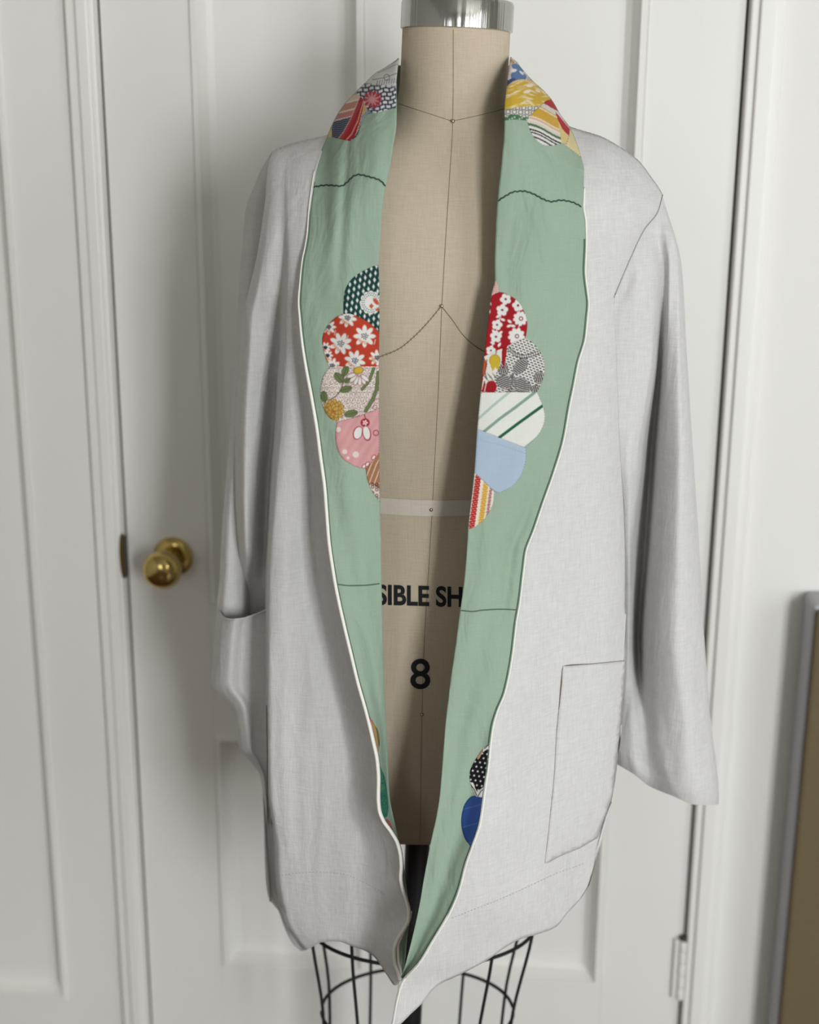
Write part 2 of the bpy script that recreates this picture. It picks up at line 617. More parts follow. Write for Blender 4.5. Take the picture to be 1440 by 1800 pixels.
def on_torso(px, py, lift=0.0008):
    px, py = np.atleast_1d(np.asarray(px, float)), np.atleast_1d(np.asarray(py, float))
    Y = np.full(px.shape, 1.33)
    for _ in range(25):
        q = P(px, py, Y)
        Y = 0.5 * Y + 0.5 * torso_y(q[:, 0], q[:, 2])
    return P(px, py, Y - lift)


zz = np.linspace(0.743, 1.59, 90)
th = np.linspace(0, 2 * math.pi, 96, endpoint=False)
n_ = fN(zz)[:, None]
cx, sx = np.cos(th)[None, :], np.sin(th)[None, :]
ring = np.stack([lean(zz)[:, None] + fW(zz)[:, None] * np.sign(cx) * np.abs(cx) ** (2 / n_),
                 FY - fD(zz)[:, None] * np.sign(sx) * np.abs(sx) ** (2 / n_) * np.where(sx < 0, 0.9, 1.0),
                 np.repeat(zz[:, None], 96, 1)], -1)
m = grid_mesh('torso', ring, DF, closed=True)
bm = bmesh.new()
bm.from_mesh(m)
bm.verts.ensure_lookup_table()
bm.faces.new([bm.verts[i] for i in range(96)])
bmesh.ops.recalc_face_normals(bm, faces=bm.faces)
bm.to_mesh(m)
bm.free()
put('torso', m, M_FORM, df)

# neck cap
zc0 = 1.579
cap = put('neck_cap', lathe_mesh('neck_cap', [(0.0, 0.0), (0.0535, 0.0), (0.0552, 0.0008), (0.0552, 0.0245), (0.0540, 0.0275), (0.050, 0.029), (0.0, 0.0295)], 96), M_STEEL, df, label='brushed steel neck cap')
cap.location = (lean(zc0) + 0.0002 - DF[0], 0, zc0)
cap.rotation_euler = (0, R(2.0), 0)
md = cap.modifiers.new('edge', 'EDGE_SPLIT')
md.split_angle = R(40)

# waist tape
za, zb = P(760, 909, 1.335)[2], P(760, 881, 1.335)[2]
zr = np.linspace(za, zb, 6)
n_ = fN(zr)[:, None]
off = 0.0012
tp = np.stack([lean(zr)[:, None] + (fW(zr)[:, None] + off) * np.sign(cx) * np.abs(cx) ** (2 / n_),
               FY - (fD(zr)[:, None] + off) * np.sign(sx) * np.abs(sx) ** (2 / n_) * np.where(sx < 0, 0.9, 1.0),
               np.repeat(zr[:, None], 96, 1)], -1)
put('waist_tape', grid_mesh('waist_tape', tp, DF, closed=True), M_TAPE, df, label='cream twill tape around the waist')

# seams and pins
seams = [
    ('centre_front_seam', [(797, 52), (797, 120), (796, 213), (790, 320), (783, 430), (777, 538), (772, 660), (766, 780), (760, 893), (755, 980), (748, 1090), (744, 1185), (742, 1255), (740, 1370), (739, 1480)], 0.00022),
    ('neck_seam', [(700, 182), (740, 195), (795, 213)], 0.00026), ('neck_seam', [(795, 213), (845, 202), (892, 190)], 0.00026),
    ('bust_seam', [(666, 628), (700, 614), (730, 590), (758, 560), (776, 538)], 0.00032),
    ('bust_seam', [(776, 538), (795, 562), (815, 590), (835, 608), (858, 622)], 0.00032)]
for nm, pts, r in seams:
    q = polyline(pts, 5)
    put(nm, tube_mesh(nm, on_torso(q[:, 0], q[:, 1], 0.0002), r, DF, 5), M_SEAM_SHADE, df)
for px, py, r in ((796, 213, 0.0021), (776.5, 538, 0.0019), (758, 896, 0.0021), (742, 1256, 0.0018)):
    bm = bmesh.new()
    bmesh.ops.create_uvsphere(bm, u_segments=16, v_segments=10, radius=r)
    o = put('pin', bm_mesh('pin', bm), M_PIN, df)
    o.location = on_torso(px, py, 0.0008)[0] - DF
# stitched marks along the bust seams
for pts in (seams[3][1], seams[4][1]):
    q = polyline(pts, 7)
    v, f = [], []
    bm = bmesh.new()
    for k in range(len(q) - 1):
        a = on_torso([q[k, 0] - 1.2], [q[k, 1] - 2.2], 0.0006)[0] - DF
        b = on_torso([q[k, 0] + 1.2], [q[k, 1] + 2.2], 0.0006)[0] - DF
        d = (b - a) / np.linalg.norm(b - a)
        c = np.cross(d, (0, 1, 0)) * 0.0002
        vv = [bm.verts.new(t) for t in (a - c, b - c, b + c, a + c)]
        bm.faces.new(vv)
    put('seam_stitches', bm_mesh('seam_stitches', bm), M_SEAM_SHADE, df, smooth=False)['kind'] = 'stuff'


# printed lettering on the linen
def lettering(name, s, x0, x1, ytop, ybot, slope, bold):
    c = bpy.data.curves.new(name, 'FONT')
    c.body = s
    c.size = 1.0
    c.offset = bold
    c.resolution_u = 8
    o = bpy.data.objects.new(name, c)
    COL.objects.link(o)
    bpy.context.view_layer.update()
    m = bpy.data.meshes.new_from_object(o.evaluated_get(bpy.context.evaluated_depsgraph_get()))
    bpy.data.objects.remove(o)
    bm = bmesh.new()
    bm.from_mesh(m)
    bmesh.ops.triangulate(bm, faces=bm.faces)
    for _ in range(2):
        es = [e for e in bm.edges if e.calc_length() > 0.12]
        if es:
            bmesh.ops.subdivide_edges(bm, edges=es, cuts=1)
            bmesh.ops.triangulate(bm, faces=bm.faces)
    v = np.array([q.co[:] for q in bm.verts])
    a, b = v.min(0), v.max(0)
    px = x0 + (v[:, 0] - a[0]) / (b[0] - a[0]) * (x1 - x0)
    py = ybot + (v[:, 1] - a[1]) / (b[1] - a[1]) * (ytop - ybot) + slope * (px - x0)
    q = on_torso(px, py, 0.0007) - DF
    for vv, t in zip(bm.verts, q):
        vv.co = t
    bm.to_mesh(m)
    bm.free()
    m.materials.clear()
    return put(name, m, M_INK, df, smooth=False)


lettering('lettering', 'SIBLE SH', 662, 813, 1027, 1063.5, 0.028, 0.030)['label'] = 'black printed letters SIBLE SH'
lettering('size_number', '8', 721.5, 756.5, 1158, 1211.5, 0.0, 0.012)['label'] = 'black printed number 8'

# pole, base and wire cage
put('pole', tube_mesh('pole', [(lean(z), FY, z) for z in np.linspace(0.03, 0.75, 12)], 0.0145, DF, 24), M_BLACK, df)
put('base', lathe_mesh('base', [(0.0, 0.0), (0.19, 0.0), (0.20, 0.008), (0.19, 0.018), (0.06, 0.035), (0.03, 0.06), (0.0, 0.06)], 48), M_BLACK, df)
RZ = [0.743, 0.587, 0.468, 0.33]
RA = [0.146, 0.133, 0.115, 0.110]
RB = [0.100, 0.090, 0.084, 0.080]
CX = 0.009
fa, fb = curve(list(zip(RZ[::-1], RA[::-1]))), curve(list(zip(RZ[::-1], RB[::-1])))
for k in (1, 2, 3):
    a = np.linspace(0, 2 * math.pi, 72, endpoint=False)
    pts = np.stack([lean(RZ[k]) + CX + RA[k] * np.sin(a), FY - RB[k] * np.cos(a), np.full_like(a, RZ[k])], -1)
    put('cage_ring', tube_mesh('cage_ring', pts, 0.0021, DF, 8, closed=True), M_WIRE, df)
for phi in (-36, 36, -73, 73, -112, 112, -150, 150):
    z = np.linspace(0.743, 0.33, 20)
    a = R(phi)
    pts = np.stack([lean(z) + CX + (fa(z) + 0.001) * math.sin(a), FY - (fb(z) + 0.001) * math.cos(a), z], -1)
    put('cage_wire', tube_mesh('cage_wire', pts, 0.0019, DF, 8), M_WIRE, df)

# ================================================================== THE COAT
coat = thing('open_coat', 'off-white linen open coat with sage green shawl lapels and patchwork petals on a dress form', 'coat',
             (lean(0.45), FY, 0.45))
CO = np.array(coat.location)

# ---- overall draped body of the coat: distance for any pixel of its front
fxL = curve([(90, 440), (250, 440), (340, 444), (450, 428), (567, 402), (700, 398), (900, 400), (1064, 405), (1200, 425), (1450, 445), (1600, 455), (1850, 465)])
fxR = curve([(90, 1172), (250, 1172), (340, 1178), (430, 1140), (520, 1112), (700, 1108), (1000, 1116), (1170, 1122), (1300, 1124), (1500, 1112), (1650, 1090), (1850, 1060)])
fDp = curve([(90, 0.118), (250, 0.122), (450, 0.128), (600, 0.133), (900, 0.134), (1200, 0.144), (1500, 0.155), (1800, 0.165)])
TOPW = [(360, 520), (430, 375), (445, 335), (460, 290), (478, 266), (520, 250), (576, 236), (640, 210), (705, 180), (800, 170), (895, 175), (960, 205),
        (1014, 226), (1056, 239), (1092, 259), (1122, 281), (1144, 309), (1164, 339), (1190, 400), (1240, 520)]
TOPC = [(360, 520), (430, 375), (445, 335), (460, 290), (478, 266), (520, 250), (566, 240), (576, 232), (584, 214), (601, 188), (620, 166), (640, 146), (662, 125), (680, 115), (701, 101),
        (800, 90), (897, 98), (918, 119), (938, 141), (957, 158), (970, 173), (985, 200), (1002, 222), (1014, 226), (1056, 239), (1092, 259), (1122, 281), (1144, 309), (1164, 339), (1190, 400), (1240, 520)]
fTW, fTC = curve(TOPW), curve(TOPC)
YS = 1.435


def body_y(px, py, collar=False):
    px, py = np.atleast_1d(np.asarray(px, float)), np.atleast_1d(np.asarray(py, float))
    px, py = np.broadcast_arrays(px, py)
    a, b = fxL(py), fxR(py)
    u = np.clip(np.abs((px - (a + b) / 2) / ((b - a) / 2)), 0, 1)
    y = YS - fDp(py) * (1 - u ** 3.2) ** (1 / 3.2)
    h = np.clip((py - (fTC if collar else fTW)(px)) / (230.0 if collar else 190.0), 0, 1)
    g = np.sqrt(1 - (1 - h) ** 2)
    return YS + (y - YS) * g


def fold(px, py, sc=1.0):
    """soft irregular hang of the linen"""
    out = np.empty(len(px))
    for i, (x, y) in enumerate(zip(px, py)):
        out[i] = (noise.noise(Vector((x / 55.0, y / 420.0, 3.1))) * 0.0035 + noise.noise(Vector((x / 22.0, y / 130.0, 9.7))) * 0.0011) * sc
    return out


# ---- lapel contours (pixels): fold edge (inner) and cloth edge (outer)
LIN = curve([(103, 701.5), (150, 697), (191, 697.5), (218, 697), (259, 691), (298, 684.5), (328, 678), (366, 672), (412, 669.5), (462, 665), (480, 666.5), (549, 667.5), (650, 666.5), (790, 667), (883, 668),
             (953, 670), (1023, 671), (1093, 672), (1187, 674.5), (1256, 678), (1310, 681), (1355, 682.5), (1400, 685), (1428, 690), (1464, 698), (1482, 702), (1505, 707), (1540, 712), (1582, 718), (1604, 722), (1640, 717), (1690, 712), (1722, 706)])
LOUT = curve([(103, 700), (117, 679), (127, 662), (148, 639), (168, 619), (190, 600), (218, 584), (240, 575), (262, 566), (300, 553), (330, 548), (370, 543), (410, 540), (430, 537), (460, 531), (500, 527), (530, 525), (560, 527), (600, 531),
              (640, 537), (700, 548), (760, 558), (800, 563), (860, 571), (900, 574), (950, 578), (1000, 585), (1030, 590), (1100, 605), (1150, 617), (1200, 629), (1250, 643), (1300, 655), (1340, 663), (1370, 665), (1400, 664.5), (1422, 666),
              (1442, 673), (1462, 687), (1484, 699), (1507, 704), (1524, 705), (1542, 704), (1560, 707), (1582, 714), (1604, 719), (1615, 718.5), (1635, 709), (1651, 699), (1671, 693), (1693, 694), (1711, 700), (1722, 702)])
RIN = curve([(101, 897), (150, 891), (191, 887), (218, 887), (287, 882), (350, 875), (400, 872), (469, 870), (492, 870), (517, 864), (558, 859), (624, 851), (689, 845), (753, 839), (828, 834), (931, 823), (965, 821), (1023, 816), (1074, 809), (1128, 802),
             (1198, 792), (1277, 783), (1301, 781), (1355, 777), (1400, 773), (1437, 767), (1482, 757), (1547, 745), (1594, 737), (1631, 729), (1672, 719), (1703, 711), (1719, 706)])
ROUT = curve([(101, 898), (107, 907), (121, 918), (143, 938), (160, 957), (175, 970), (202, 986), (224, 1002), (245, 1012), (277, 1022), (298, 1027), (344, 1026), (362, 1025), (389, 1029), (423, 1030), (476, 1028), (514, 1032), (533, 1034), (557, 1032), (595, 1028),
              (637, 1016), (678, 1008), (712, 1001), (774, 990), (828, 974), (882, 955), (932, 938), (970, 924), (1000, 920), (1058, 913), (1093, 907), (1151, 900), (1217, 887), (1252, 873), (1277, 866), (1305, 862), (1355, 857), (1382, 853), (1446, 844), (1491, 829),
              (1516, 820), (1564, 807), (1608, 788), (1650, 763), (1694, 736), (1717, 714), (1725, 708), (1761, 697), (1800, 690), (1815, 686)])
# offsets of the front edges from the hanging body, and of the inner (fold / lining) edge
L_RIM = curve([(100, 0), (420, -0.002), (560, -0.007), (700, -0.015), (900, -0.028), (1100, -0.038), (1300, -0.045), (1450, -0.046), (1600, -0.044), (1740, -0.040)])
L_INN = curve([(100, -0.002), (500, -0.006), (900, -0.010), (1100, -0.012), (1250, -0.012), (1400, -0.012), (1500, -0.012), (1600, -0.02), (1740, -0.03)])
R_RIM = curve([(100, 0), (500, -0.004), (900, -0.016), (1100, -0.034), (1300, -0.066), (1500, -0.092), (1650, -0.098), (1820, -0.10)])
R_INN = curve([(100, -0.002), (300, -0.006), (400, -0.010), (600, -0.022), (800, -0.028), (1000, -0.039), (1200, -0.060), (1400, -0.082), (1500, -0.087), (1600, -0.090), (1720, -0.092)])


def lapel_y(px, py, side):
    px, py = np.atleast_1d(np.asarray(px, float)), np.atleast_1d(np.asarray(py, float))
    fi, fo, di, do = (LIN, LOUT, L_INN, L_RIM) if side == 'L' else (RIN, ROUT, R_INN, R_RIM)
    i, o = fi(py), fo(py)
    s = np.clip((px - i) / (o - i + 1e-6), 0, 1)
    low = np.clip((py - 1150) / 200.0, 0, 1)                # lower down the ribbon is the lining seen inside the edge
    lift = (1 - low) * 0.006 - low * 0.0008 * (1 - s) * 0
    bul = (1 - low) * 0.004 * np.sin(np.pi * s) + low * -0.006 * np.sin(np.pi * s)
    rip = 0.0016 * np.sin(s * 9.0 + py / 70.0) * np.clip((py - 150) / 150, 0, 1) * np.sin(np.pi * s)
    if side == 'L':                                        # crease running down the lapel
        cre = 0.004 * np.exp(-((px - (612 - (py - 250) * 0.07)) / 9.0) ** 2) * np.clip((py - 230) / 40, 0, 1) * np.clip((560 - py) / 150, 0, 1)
    else:
        cre = 0.004 * np.exp(-((px - 974) / 8.0) ** 2) * np.clip((py - 235) / 30, 0, 1) * np.clip((400 - py) / 80, 0, 1)
        cre = cre + 0.005 * np.exp(-((px - (o - 25)) / 11.0) ** 2) * np.clip((py - 850) / 60, 0, 1) * np.clip((1120 - py) / 90, 0, 1)
    return body_y(px, py, True) + di(py) * (1 - s) + do(py) * s - lift - bul + rip + cre


# ---- white front panels
def field(guides):
    """guides: list of functions py -> (px, Y), left to right; returns Y(px,py)"""
    def ev(px, py):
        px, py = np.atleast_1d(np.asarray(px, float)), np.atleast_1d(np.asarray(py, float))
        px, py = np.broadcast_arrays(px, py)
        G = [g(py) for g in guides]
        X = np.stack([g[0] for g in G])
        Yv = np.stack([g[1] for g in G])
        out = np.empty(len(px))
        for k in range(len(px)):
            x = X[:, k].copy()
            x = np.maximum.accumulate(x + np.arange(len(x)) * 1e-3)
            out[k] = pchip(x, Yv[:, k], [px[k]])[0]
        return out
    return ev


LEDGE = curve([(236, 480), (266, 478), (290, 471), (308, 469), (342, 467), (389, 461), (447, 452), (508, 438), (567, 424), (611, 421), (658, 418), (703, 415), (759, 413), (870, 414), (981, 420), (1064, 425), (1150, 440), (1300, 460), (1450, 464), (1540, 467), (1580, 473), (1600, 489), (1630, 500), (1660, 516), (1672, 530), (1740, 545)])
LFOLD = curve([(236, 505), (400, 505), (500, 503), (600, 500), (656, 496), (759, 490), (814, 485), (898, 479), (1009, 472.5), (1076, 471), (1200, 470), (1400, 474), (1480, 485), (1545, 488), (1590, 496), (1630, 508), (1672, 537), (1740, 552)])
_rv = curve([(236, 0), (380, 0.05), (480, 0.25), (600, 0.65), (720, 0.92), (820, 1.0), (1740, 1.0)])     # how far the side fold has opened
_ry = curve([(236, 0.0), (960, 0.0), (1060, 1.0), (1740, 1.0)])                         # the fold sinks behind the pocket
LRIMX = lambda py: LOUT(py) + 2.0


def gl_edge(py):
    return LEDGE(py), body_y(LEDGE(py), py) * (1 - _rv(py)) + (1.425 + 0.017 * _ry(py)) * _rv(py)


def gl_crest(py):
    x = LEDGE(py) + (LFOLD(py) - LEDGE(py)) * 0.26
    return x, body_y(x, py) * (1 - _rv(py)) + (1.392 + 0.046 * _ry(py)) * _rv(py)


def gl_back(py):
    x = LEDGE(py) + (LFOLD(py) - LEDGE(py)) * 0.52
    return x, body_y(x, py) * (1 - _rv(py)) + (1.402 + 0.038 * _ry(py)) * _rv(py)


def gl_valley(py):
    x = LEDGE(py) + (LFOLD(py) - LEDGE(py)) * 0.86
    return x, body_y(x, py) * (1 - _rv(py)) + (1.424 + 0.014 * _ry(py)) * _rv(py)


def gl_set(fr, tab):
    """front of the panel: flat between the side fold and the raised edge"""
    d = curve(tab)

    def g(py):
        x = LFOLD(py) + (LRIMX(py) - LFOLD(py)) * fr
        k = np.clip((py - 330) / 420.0, 0, 1)
        k = k * k * (3 - 2 * k)
        return x, body_y(x, py) * (1 - k) + d(py) * k
    return g


def gl_near(fr, dy):
    d = curve(dy)

    def g(py):
        x = LFOLD(py) + (LRIMX(py) - LFOLD(py)) * fr
        return x, body_y(x, py) + d(py)
    return g


def gl_rim(py):
    return LRIMX(py), body_y(LRIMX(py), py) + L_RIM(py)


LGUIDES = [gl_edge, gl_crest, gl_back, gl_valley,
           gl_set(0.0, [(400, 1.365), (700, 1.345), (900, 1.333), (1200, 1.323), (1450, 1.315), (1740, 1.308)]),
           gl_set(0.07, [(400, 1.350), (700, 1.336), (900, 1.327), (1200, 1.317), (1450, 1.309), (1740, 1.301)]),
           gl_set(0.25, [(400, 1.338), (700, 1.330), (900, 1.324), (1200, 1.311), (1450, 1.302), (1740, 1.292)]),
           gl_set(0.47, [(400, 1.330), (800, 1.327), (1000, 1.325), (1200, 1.309), (1450, 1.297), (1740, 1.285)]),
           gl_set(0.70, [(400, 1.325), (800, 1.328), (1000, 1.330), (1200, 1.317), (1450, 1.292), (1740, 1.272)]),
           gl_near(0.92, [(236, 0), (500, 0.001), (900, -0.010), (1200, -0.020), (1740, -0.030)]), gl_rim]
left_raw = field(LGUIDES)


def left_y(px, py):
    return left_raw(px, py) + fold(px, py)


HEML = curve([(440, 1560), (466, 1580), (487, 1594), (500, 1630), (515, 1660), (530, 1672), (545, 1667), (565, 1657), (590, 1655), (620, 1664), (650, 1676), (665, 1691), (680, 1714), (695, 1733), (704, 1724), (740, 1700)])
REDGE = curve([(236, 1166), (339, 1165), (373, 1156), (403, 1133), (448, 1111), (492, 1092), (523, 1080), (650, 1085), (800, 1091), (900, 1098), (1000, 1100), (1080, 1099), (1160, 1101), (1200, 1098), (1280, 1091), (1400, 1077), (1442, 1062), (1483, 1052), (1555, 1038), (1589, 1020), (1700, 1000), (1820, 990)])
HEMR = curve([(680, 1822), (688, 1812), (705, 1800), (722, 1783), (740, 1766), (758, 1743), (772, 1731), (802, 1717), (830, 1703), (860, 1686), (885, 1668), (916, 1651), (947, 1642), (977, 1630), (997, 1606), (1013, 1589), (1035, 1555), (1044, 1500), (1062, 1442), (1110, 1400)])


def right_y(px, py):
    px, py = np.atleast_1d(np.asarray(px, float)), np.atleast_1d(np.asarray(py, float))
    o = ROUT(py)
    dist = np.clip(px - o, 0, None)
    wide = 90 + np.clip(py - 1200, 0, 600) * 0.22
    y = body_y(px, py) + R_RIM(py) * np.exp(-(dist / wide) ** 1.5)
    y = y - 0.012 * np.clip((py - 1350) / 250, 0, 1) * np.exp(-((px - 930) / 70.0) ** 2)
    y = y + 0.0035 * np.exp(-((px - 1010) / 22.0) ** 2) * np.clip((py - 1480) / 60, 0, 1)
    y = y + 0.0045 * np.exp(-((px - (1086 - (py - 300) * 0.03)) / 14.0) ** 2) * np.clip((py - 260) / 100, 0, 1) * np.clip((520 - py) / 120, 0, 1)
    return y + fold(px, py, 0.8)


def panel(name, xl, xr, top, hem, yfun, nc, nr):
    """grid between two contours, cut by a shoulder line and a hem line"""
    pts = np.empty((nr, nc, 3))
    scan = np.linspace(90, 1822, 3465)
    for c, s in enumerate(np.linspace(0, 1, nc)):
        x = xl(scan) * (1 - s) + xr(scan) * s
        a = np.nonzero(scan >= top(x))[0]
        b = np.nonzero(scan <= hem(x))[0]
        y0 = scan[a[0]]
        y1 = scan[b[-1]] if len(b) else scan[-1]
        t = np.linspace(0, 1, nr)
        t = t * 0.85 + 0.15 * t * t
        py = y0 + (y1 - y0) * t
        px = xl(py) * (1 - s) + xr(py) * s
        pts[:, c] = P(px, py, yfun(px, py))
    return pts


lp = put('front_panel', grid_mesh('front_panel', panel('l', LEDGE, LRIMX, fTW, HEML, left_y, 72, 200), CO), M_LINEN, coat,
         label='off-white linen front of the coat on the knob side')
thick(lp, 0.0012)
rp = put('front_panel', grid_mesh('front_panel', panel('r', lambda p: ROUT(p) - 2.0, REDGE, fTW, HEMR, right_y, 80, 210), CO), M_LINEN, coat,
         label='off-white linen front of the coat on the hinge side')
thick(rp, 0.0012)

# ---- back of the coat, from side to side behind the form
BL = curve([(236, 480), (400, 462), (567, 428), (700, 420), (1064, 425), (1300, 458), (1450, 464), (1590, 474)])
BR = curve([(236, 1164), (340, 1163), (523, 1086), (800, 1096), (1150, 1098), (1400, 1052), (1590, 985)])
nb, nr = 40, 90
pts = np.empty((nr, nb, 3))
for c, s in enumerate(np.linspace(0, 1, nb)):
    a = math.pi * s
    k = 0.5 - 0.5 * math.cos(a)
    sc_ = np.linspace(120, 600, 1200)
    top = sc_[np.nonzero(sc_ >= fTW(BL(sc_) * (1 - k) + BR(sc_) * k))[0][0]] + 1.5
    py = np.linspace(top, 1585 - 110 * math.sin(a) ** 0.5, nr)
    px = BL(py) * (1 - k) + BR(py) * k
    hh = np.sqrt(np.clip((py - top) / 160.0, 0, 1))
    Y = YS + (0.095 * math.sin(a) ** 0.8) * hh + 0.004 * np.sin(s * 40)
    pts[:, c] = P(px, py, Y)
bpn = put('back_panel', grid_mesh('back_panel', pts, CO, toward=1), [M_LINEN, M_GREEN], coat, label='off-white linen back of the coat')
md = thick(bpn, 0.0015).modifiers[-1]
md.material_offset = 1

# ---- sides of the coat, closing the gap between fronts and back
for nm_, e_, b_e, yf_, y0, y1 in (('hinge', REDGE, BR, lambda p: right_y(REDGE(p) - 1.0, p), 505, 1500),
                                  ('knob', LEDGE, BL, lambda p: left_raw(LEDGE(p) + 0.5, p), 268, 1575)):
    py = np.linspace(y0, y1, 110)
    ya = yf_(py) + 0.0012
    cols = []
    for t in np.linspace(0, 1, 8):
        px = e_(py) * (1 - t) + np.minimum(b_e(py), e_(py) - 1.0) * t if nm_ == 'hinge' else e_(py) * (1 - t) + np.maximum(b_e(py), e_(py) + 1.0) * t
        cols.append(P(px, py, ya * (1 - t) + (YS + 0.012) * t))
    put('side_panel', grid_mesh('side_panel', np.stack(cols, 1), CO), M_LINEN, coat)

# ---- collar behind the neck
th_ = np.linspace(0, math.pi, 40)
cl = np.empty((8, 40, 3))
for i, t in enumerate(np.linspace(0, 1, 8)):
    z = 1.548 - 0.05 * t * t
    r = 0.0590 + 0.030 * t ** 1.6
    cl[i, :, 0] = lean(1.54) - r * np.cos(th_)
    cl[i, :, 1] = FY + 0.004 + (r * 0.95) * np.sin(th_)
    cl[i, :, 2] = z
thick(put('collar', grid_mesh('collar', cl, CO, toward=1), M_GREEN, coat, label='green back of the shawl collar'), 0.002)

# ---- lapels (green facing turned outwards)
lapels = {}
for side, fi, fo, y0, y1 in (('L', LIN, LOUT, 103, 1722), ('R', RIN, ROUT, 101, 1719)):
    py = np.concatenate([np.linspace(y0, 330, 70), np.linspace(333, y1, 330)])
    sg = 1 if side == 'L' else -1
    cols = []
    for rollx, rolly in ((9, 0.014), (5, 0.010), (1.6, 0.005)):            # rolled fold at the inner edge
        up = 1 - np.clip((py - 1150) / 200.0, 0, 1)
        lx = np.minimum(rollx, np.abs(fo(py) - fi(py)) * 0.4)
        px = fi(py) - sg * lx * up
        cols.append(P(px, py, lapel_y(fi(py), py, side) + rolly * (0.4 + 0.6 * up)))
    for s in np.linspace(0, 1, 40):
        px = fi(py) * (1 - s) + fo(py) * s
        cols.append(P(px, py, lapel_y(px, py, side)))
    pts = np.stack(cols, 1)
    o = put('lapel', grid_mesh('lapel', pts, CO), M_GREEN, coat,
            label='sage green shawl lapel on the %s side' % ('knob' if side == 'L' else 'hinge'))
    thick(o, 0.001)
    lapels[side] = o


def on_lapel(q, side, lift):
    return P(q[:, 0], q[:, 1], lapel_y(q[:, 0], q[:, 1], side) - lift)


# white piping along the front edge (knob side), thin edge on the other
py = np.linspace(300, 1722, 420)
rr = np.clip((py - 380) / 300.0, 0.35, 1.0) * 0.0017
put('edge_piping', tube_mesh('edge_piping', P(LOUT(py), py, np.minimum(lapel_y(LOUT(py), py, 'L'), left_raw(LRIMX(py), py)) - 0.0006), rr, CO, 8), M_PIPE, coat, label='raised white piping along the coat edge')
py2 = np.linspace(1602, 1735, 50)
f2 = curve([(1602, 719), (1615, 717), (1640, 705), (1665, 696), (1690, 697), (1710, 701), (1735, 699)])
put('edge_piping', tube_mesh('edge_piping', P(f2(py2) + 3.5, py2, left_raw(np.minimum(f2(py2), LRIMX(py2)), py2) + 0.001), 0.0013, CO, 8), M_PIPE, coat)
py = np.linspace(330, 1812, 420)
put('edge_piping', tube_mesh('edge_piping', P(ROUT(py) + 1.2, py, np.minimum(lapel_y(ROUT(np.minimum(py, 1719)), np.minimum(py, 1719), 'R'), right_y(ROUT(py), py)) + 0.0006), 0.0009, CO, 6), M_PIPE, coat)
py = np.linspace(420, 1712, 300)
put('edge_stitching', tube_mesh('edge_stitching', P(ROUT(py) - 2.2, py, lapel_y(ROUT(py) - 2.2, py, 'R') - 0.0004), 0.00075, CO, 5), M_EDGESTITCH, coat, label='dark green stitching along the lapel edge')
py = np.linspace(320, 1560, 300)
put('edge_stitching', tube_mesh('edge_stitching', P(LOUT(py) + 4.0, py, lapel_y(LOUT(py) + 4.0, py, 'L') - 0.0002), 0.0005, CO, 5), M_EDGESTITCH, coat)

# stitched joins across the lapels
for side, pts, r, mm in (
        ('L', [(549, 329), (575, 325.5), (600, 327), (611, 320), (620, 311), (630, 307), (650, 311), (668, 317), (678, 327)], 0.0007, M_DARKSTITCH),
        ('R', [(876, 353), (890, 344), (905, 337), (920, 336), (938, 341), (955, 350), (970, 354.5), (985, 352), (1005, 355), (1022, 363)], 0.0007, M_DARKSTITCH),
        ('L', [(592, 1027), (615, 1029.5), (640, 1029), (667, 1026)], 0.0006, M_EDGESTITCH),
        ('R', [(811, 1073), (830, 1075), (850, 1072.5), (880, 1071), (908, 1072)], 0.0006, M_EDGESTITCH)):
    q = polyline(pts, 2.0)
    if mm is M_DARKSTITCH:
        q[:, 1] += 0.8 * np.sin(np.arange(len(q)) * 1.4)
    put('cross_stitching', tube_mesh('cross_stitching', on_lapel(q, side, 0.0004), r, CO, 5), mm, lapels[side])

# ---- sleeves
def loft(rows, ncol, nrow, closed=True, disp=True):
    """rows: list of lists of (px,py,Y) with equal counts around the sleeve"""
    a = np.array(rows, float)                                 # [r, k, 3]
    r, k = a.shape[:2]
    s = np.r_[0, np.cumsum(np.abs(np.diff(a[:, :, 1].mean(1))))]
    sq = np.linspace(0, s[-1], nrow)
    b = np.stack([pchip(s, a[:, j], sq) for j in range(k)], 1)    # [nrow, k, 3]
    if closed:
        b = np.concatenate([b, b[:, :1]], 1)
    kk = b.shape[1]
    cq = np.linspace(0, kk - 1, (kk - 1) * ncol + 1)
    out = np.stack([pchip(np.arange(kk), b[i], cq) for i in range(nrow)])
    if closed:
        out = out[:, :-1]
    if disp:
        f_ = fold(out[..., 0].ravel() * 1.3, out[..., 1].ravel() * 1.6 + 700, 0.9).reshape(out.shape[:2])
        out[..., 2] += f_
    return P(out[..., 0], out[..., 1], out[..., 2])


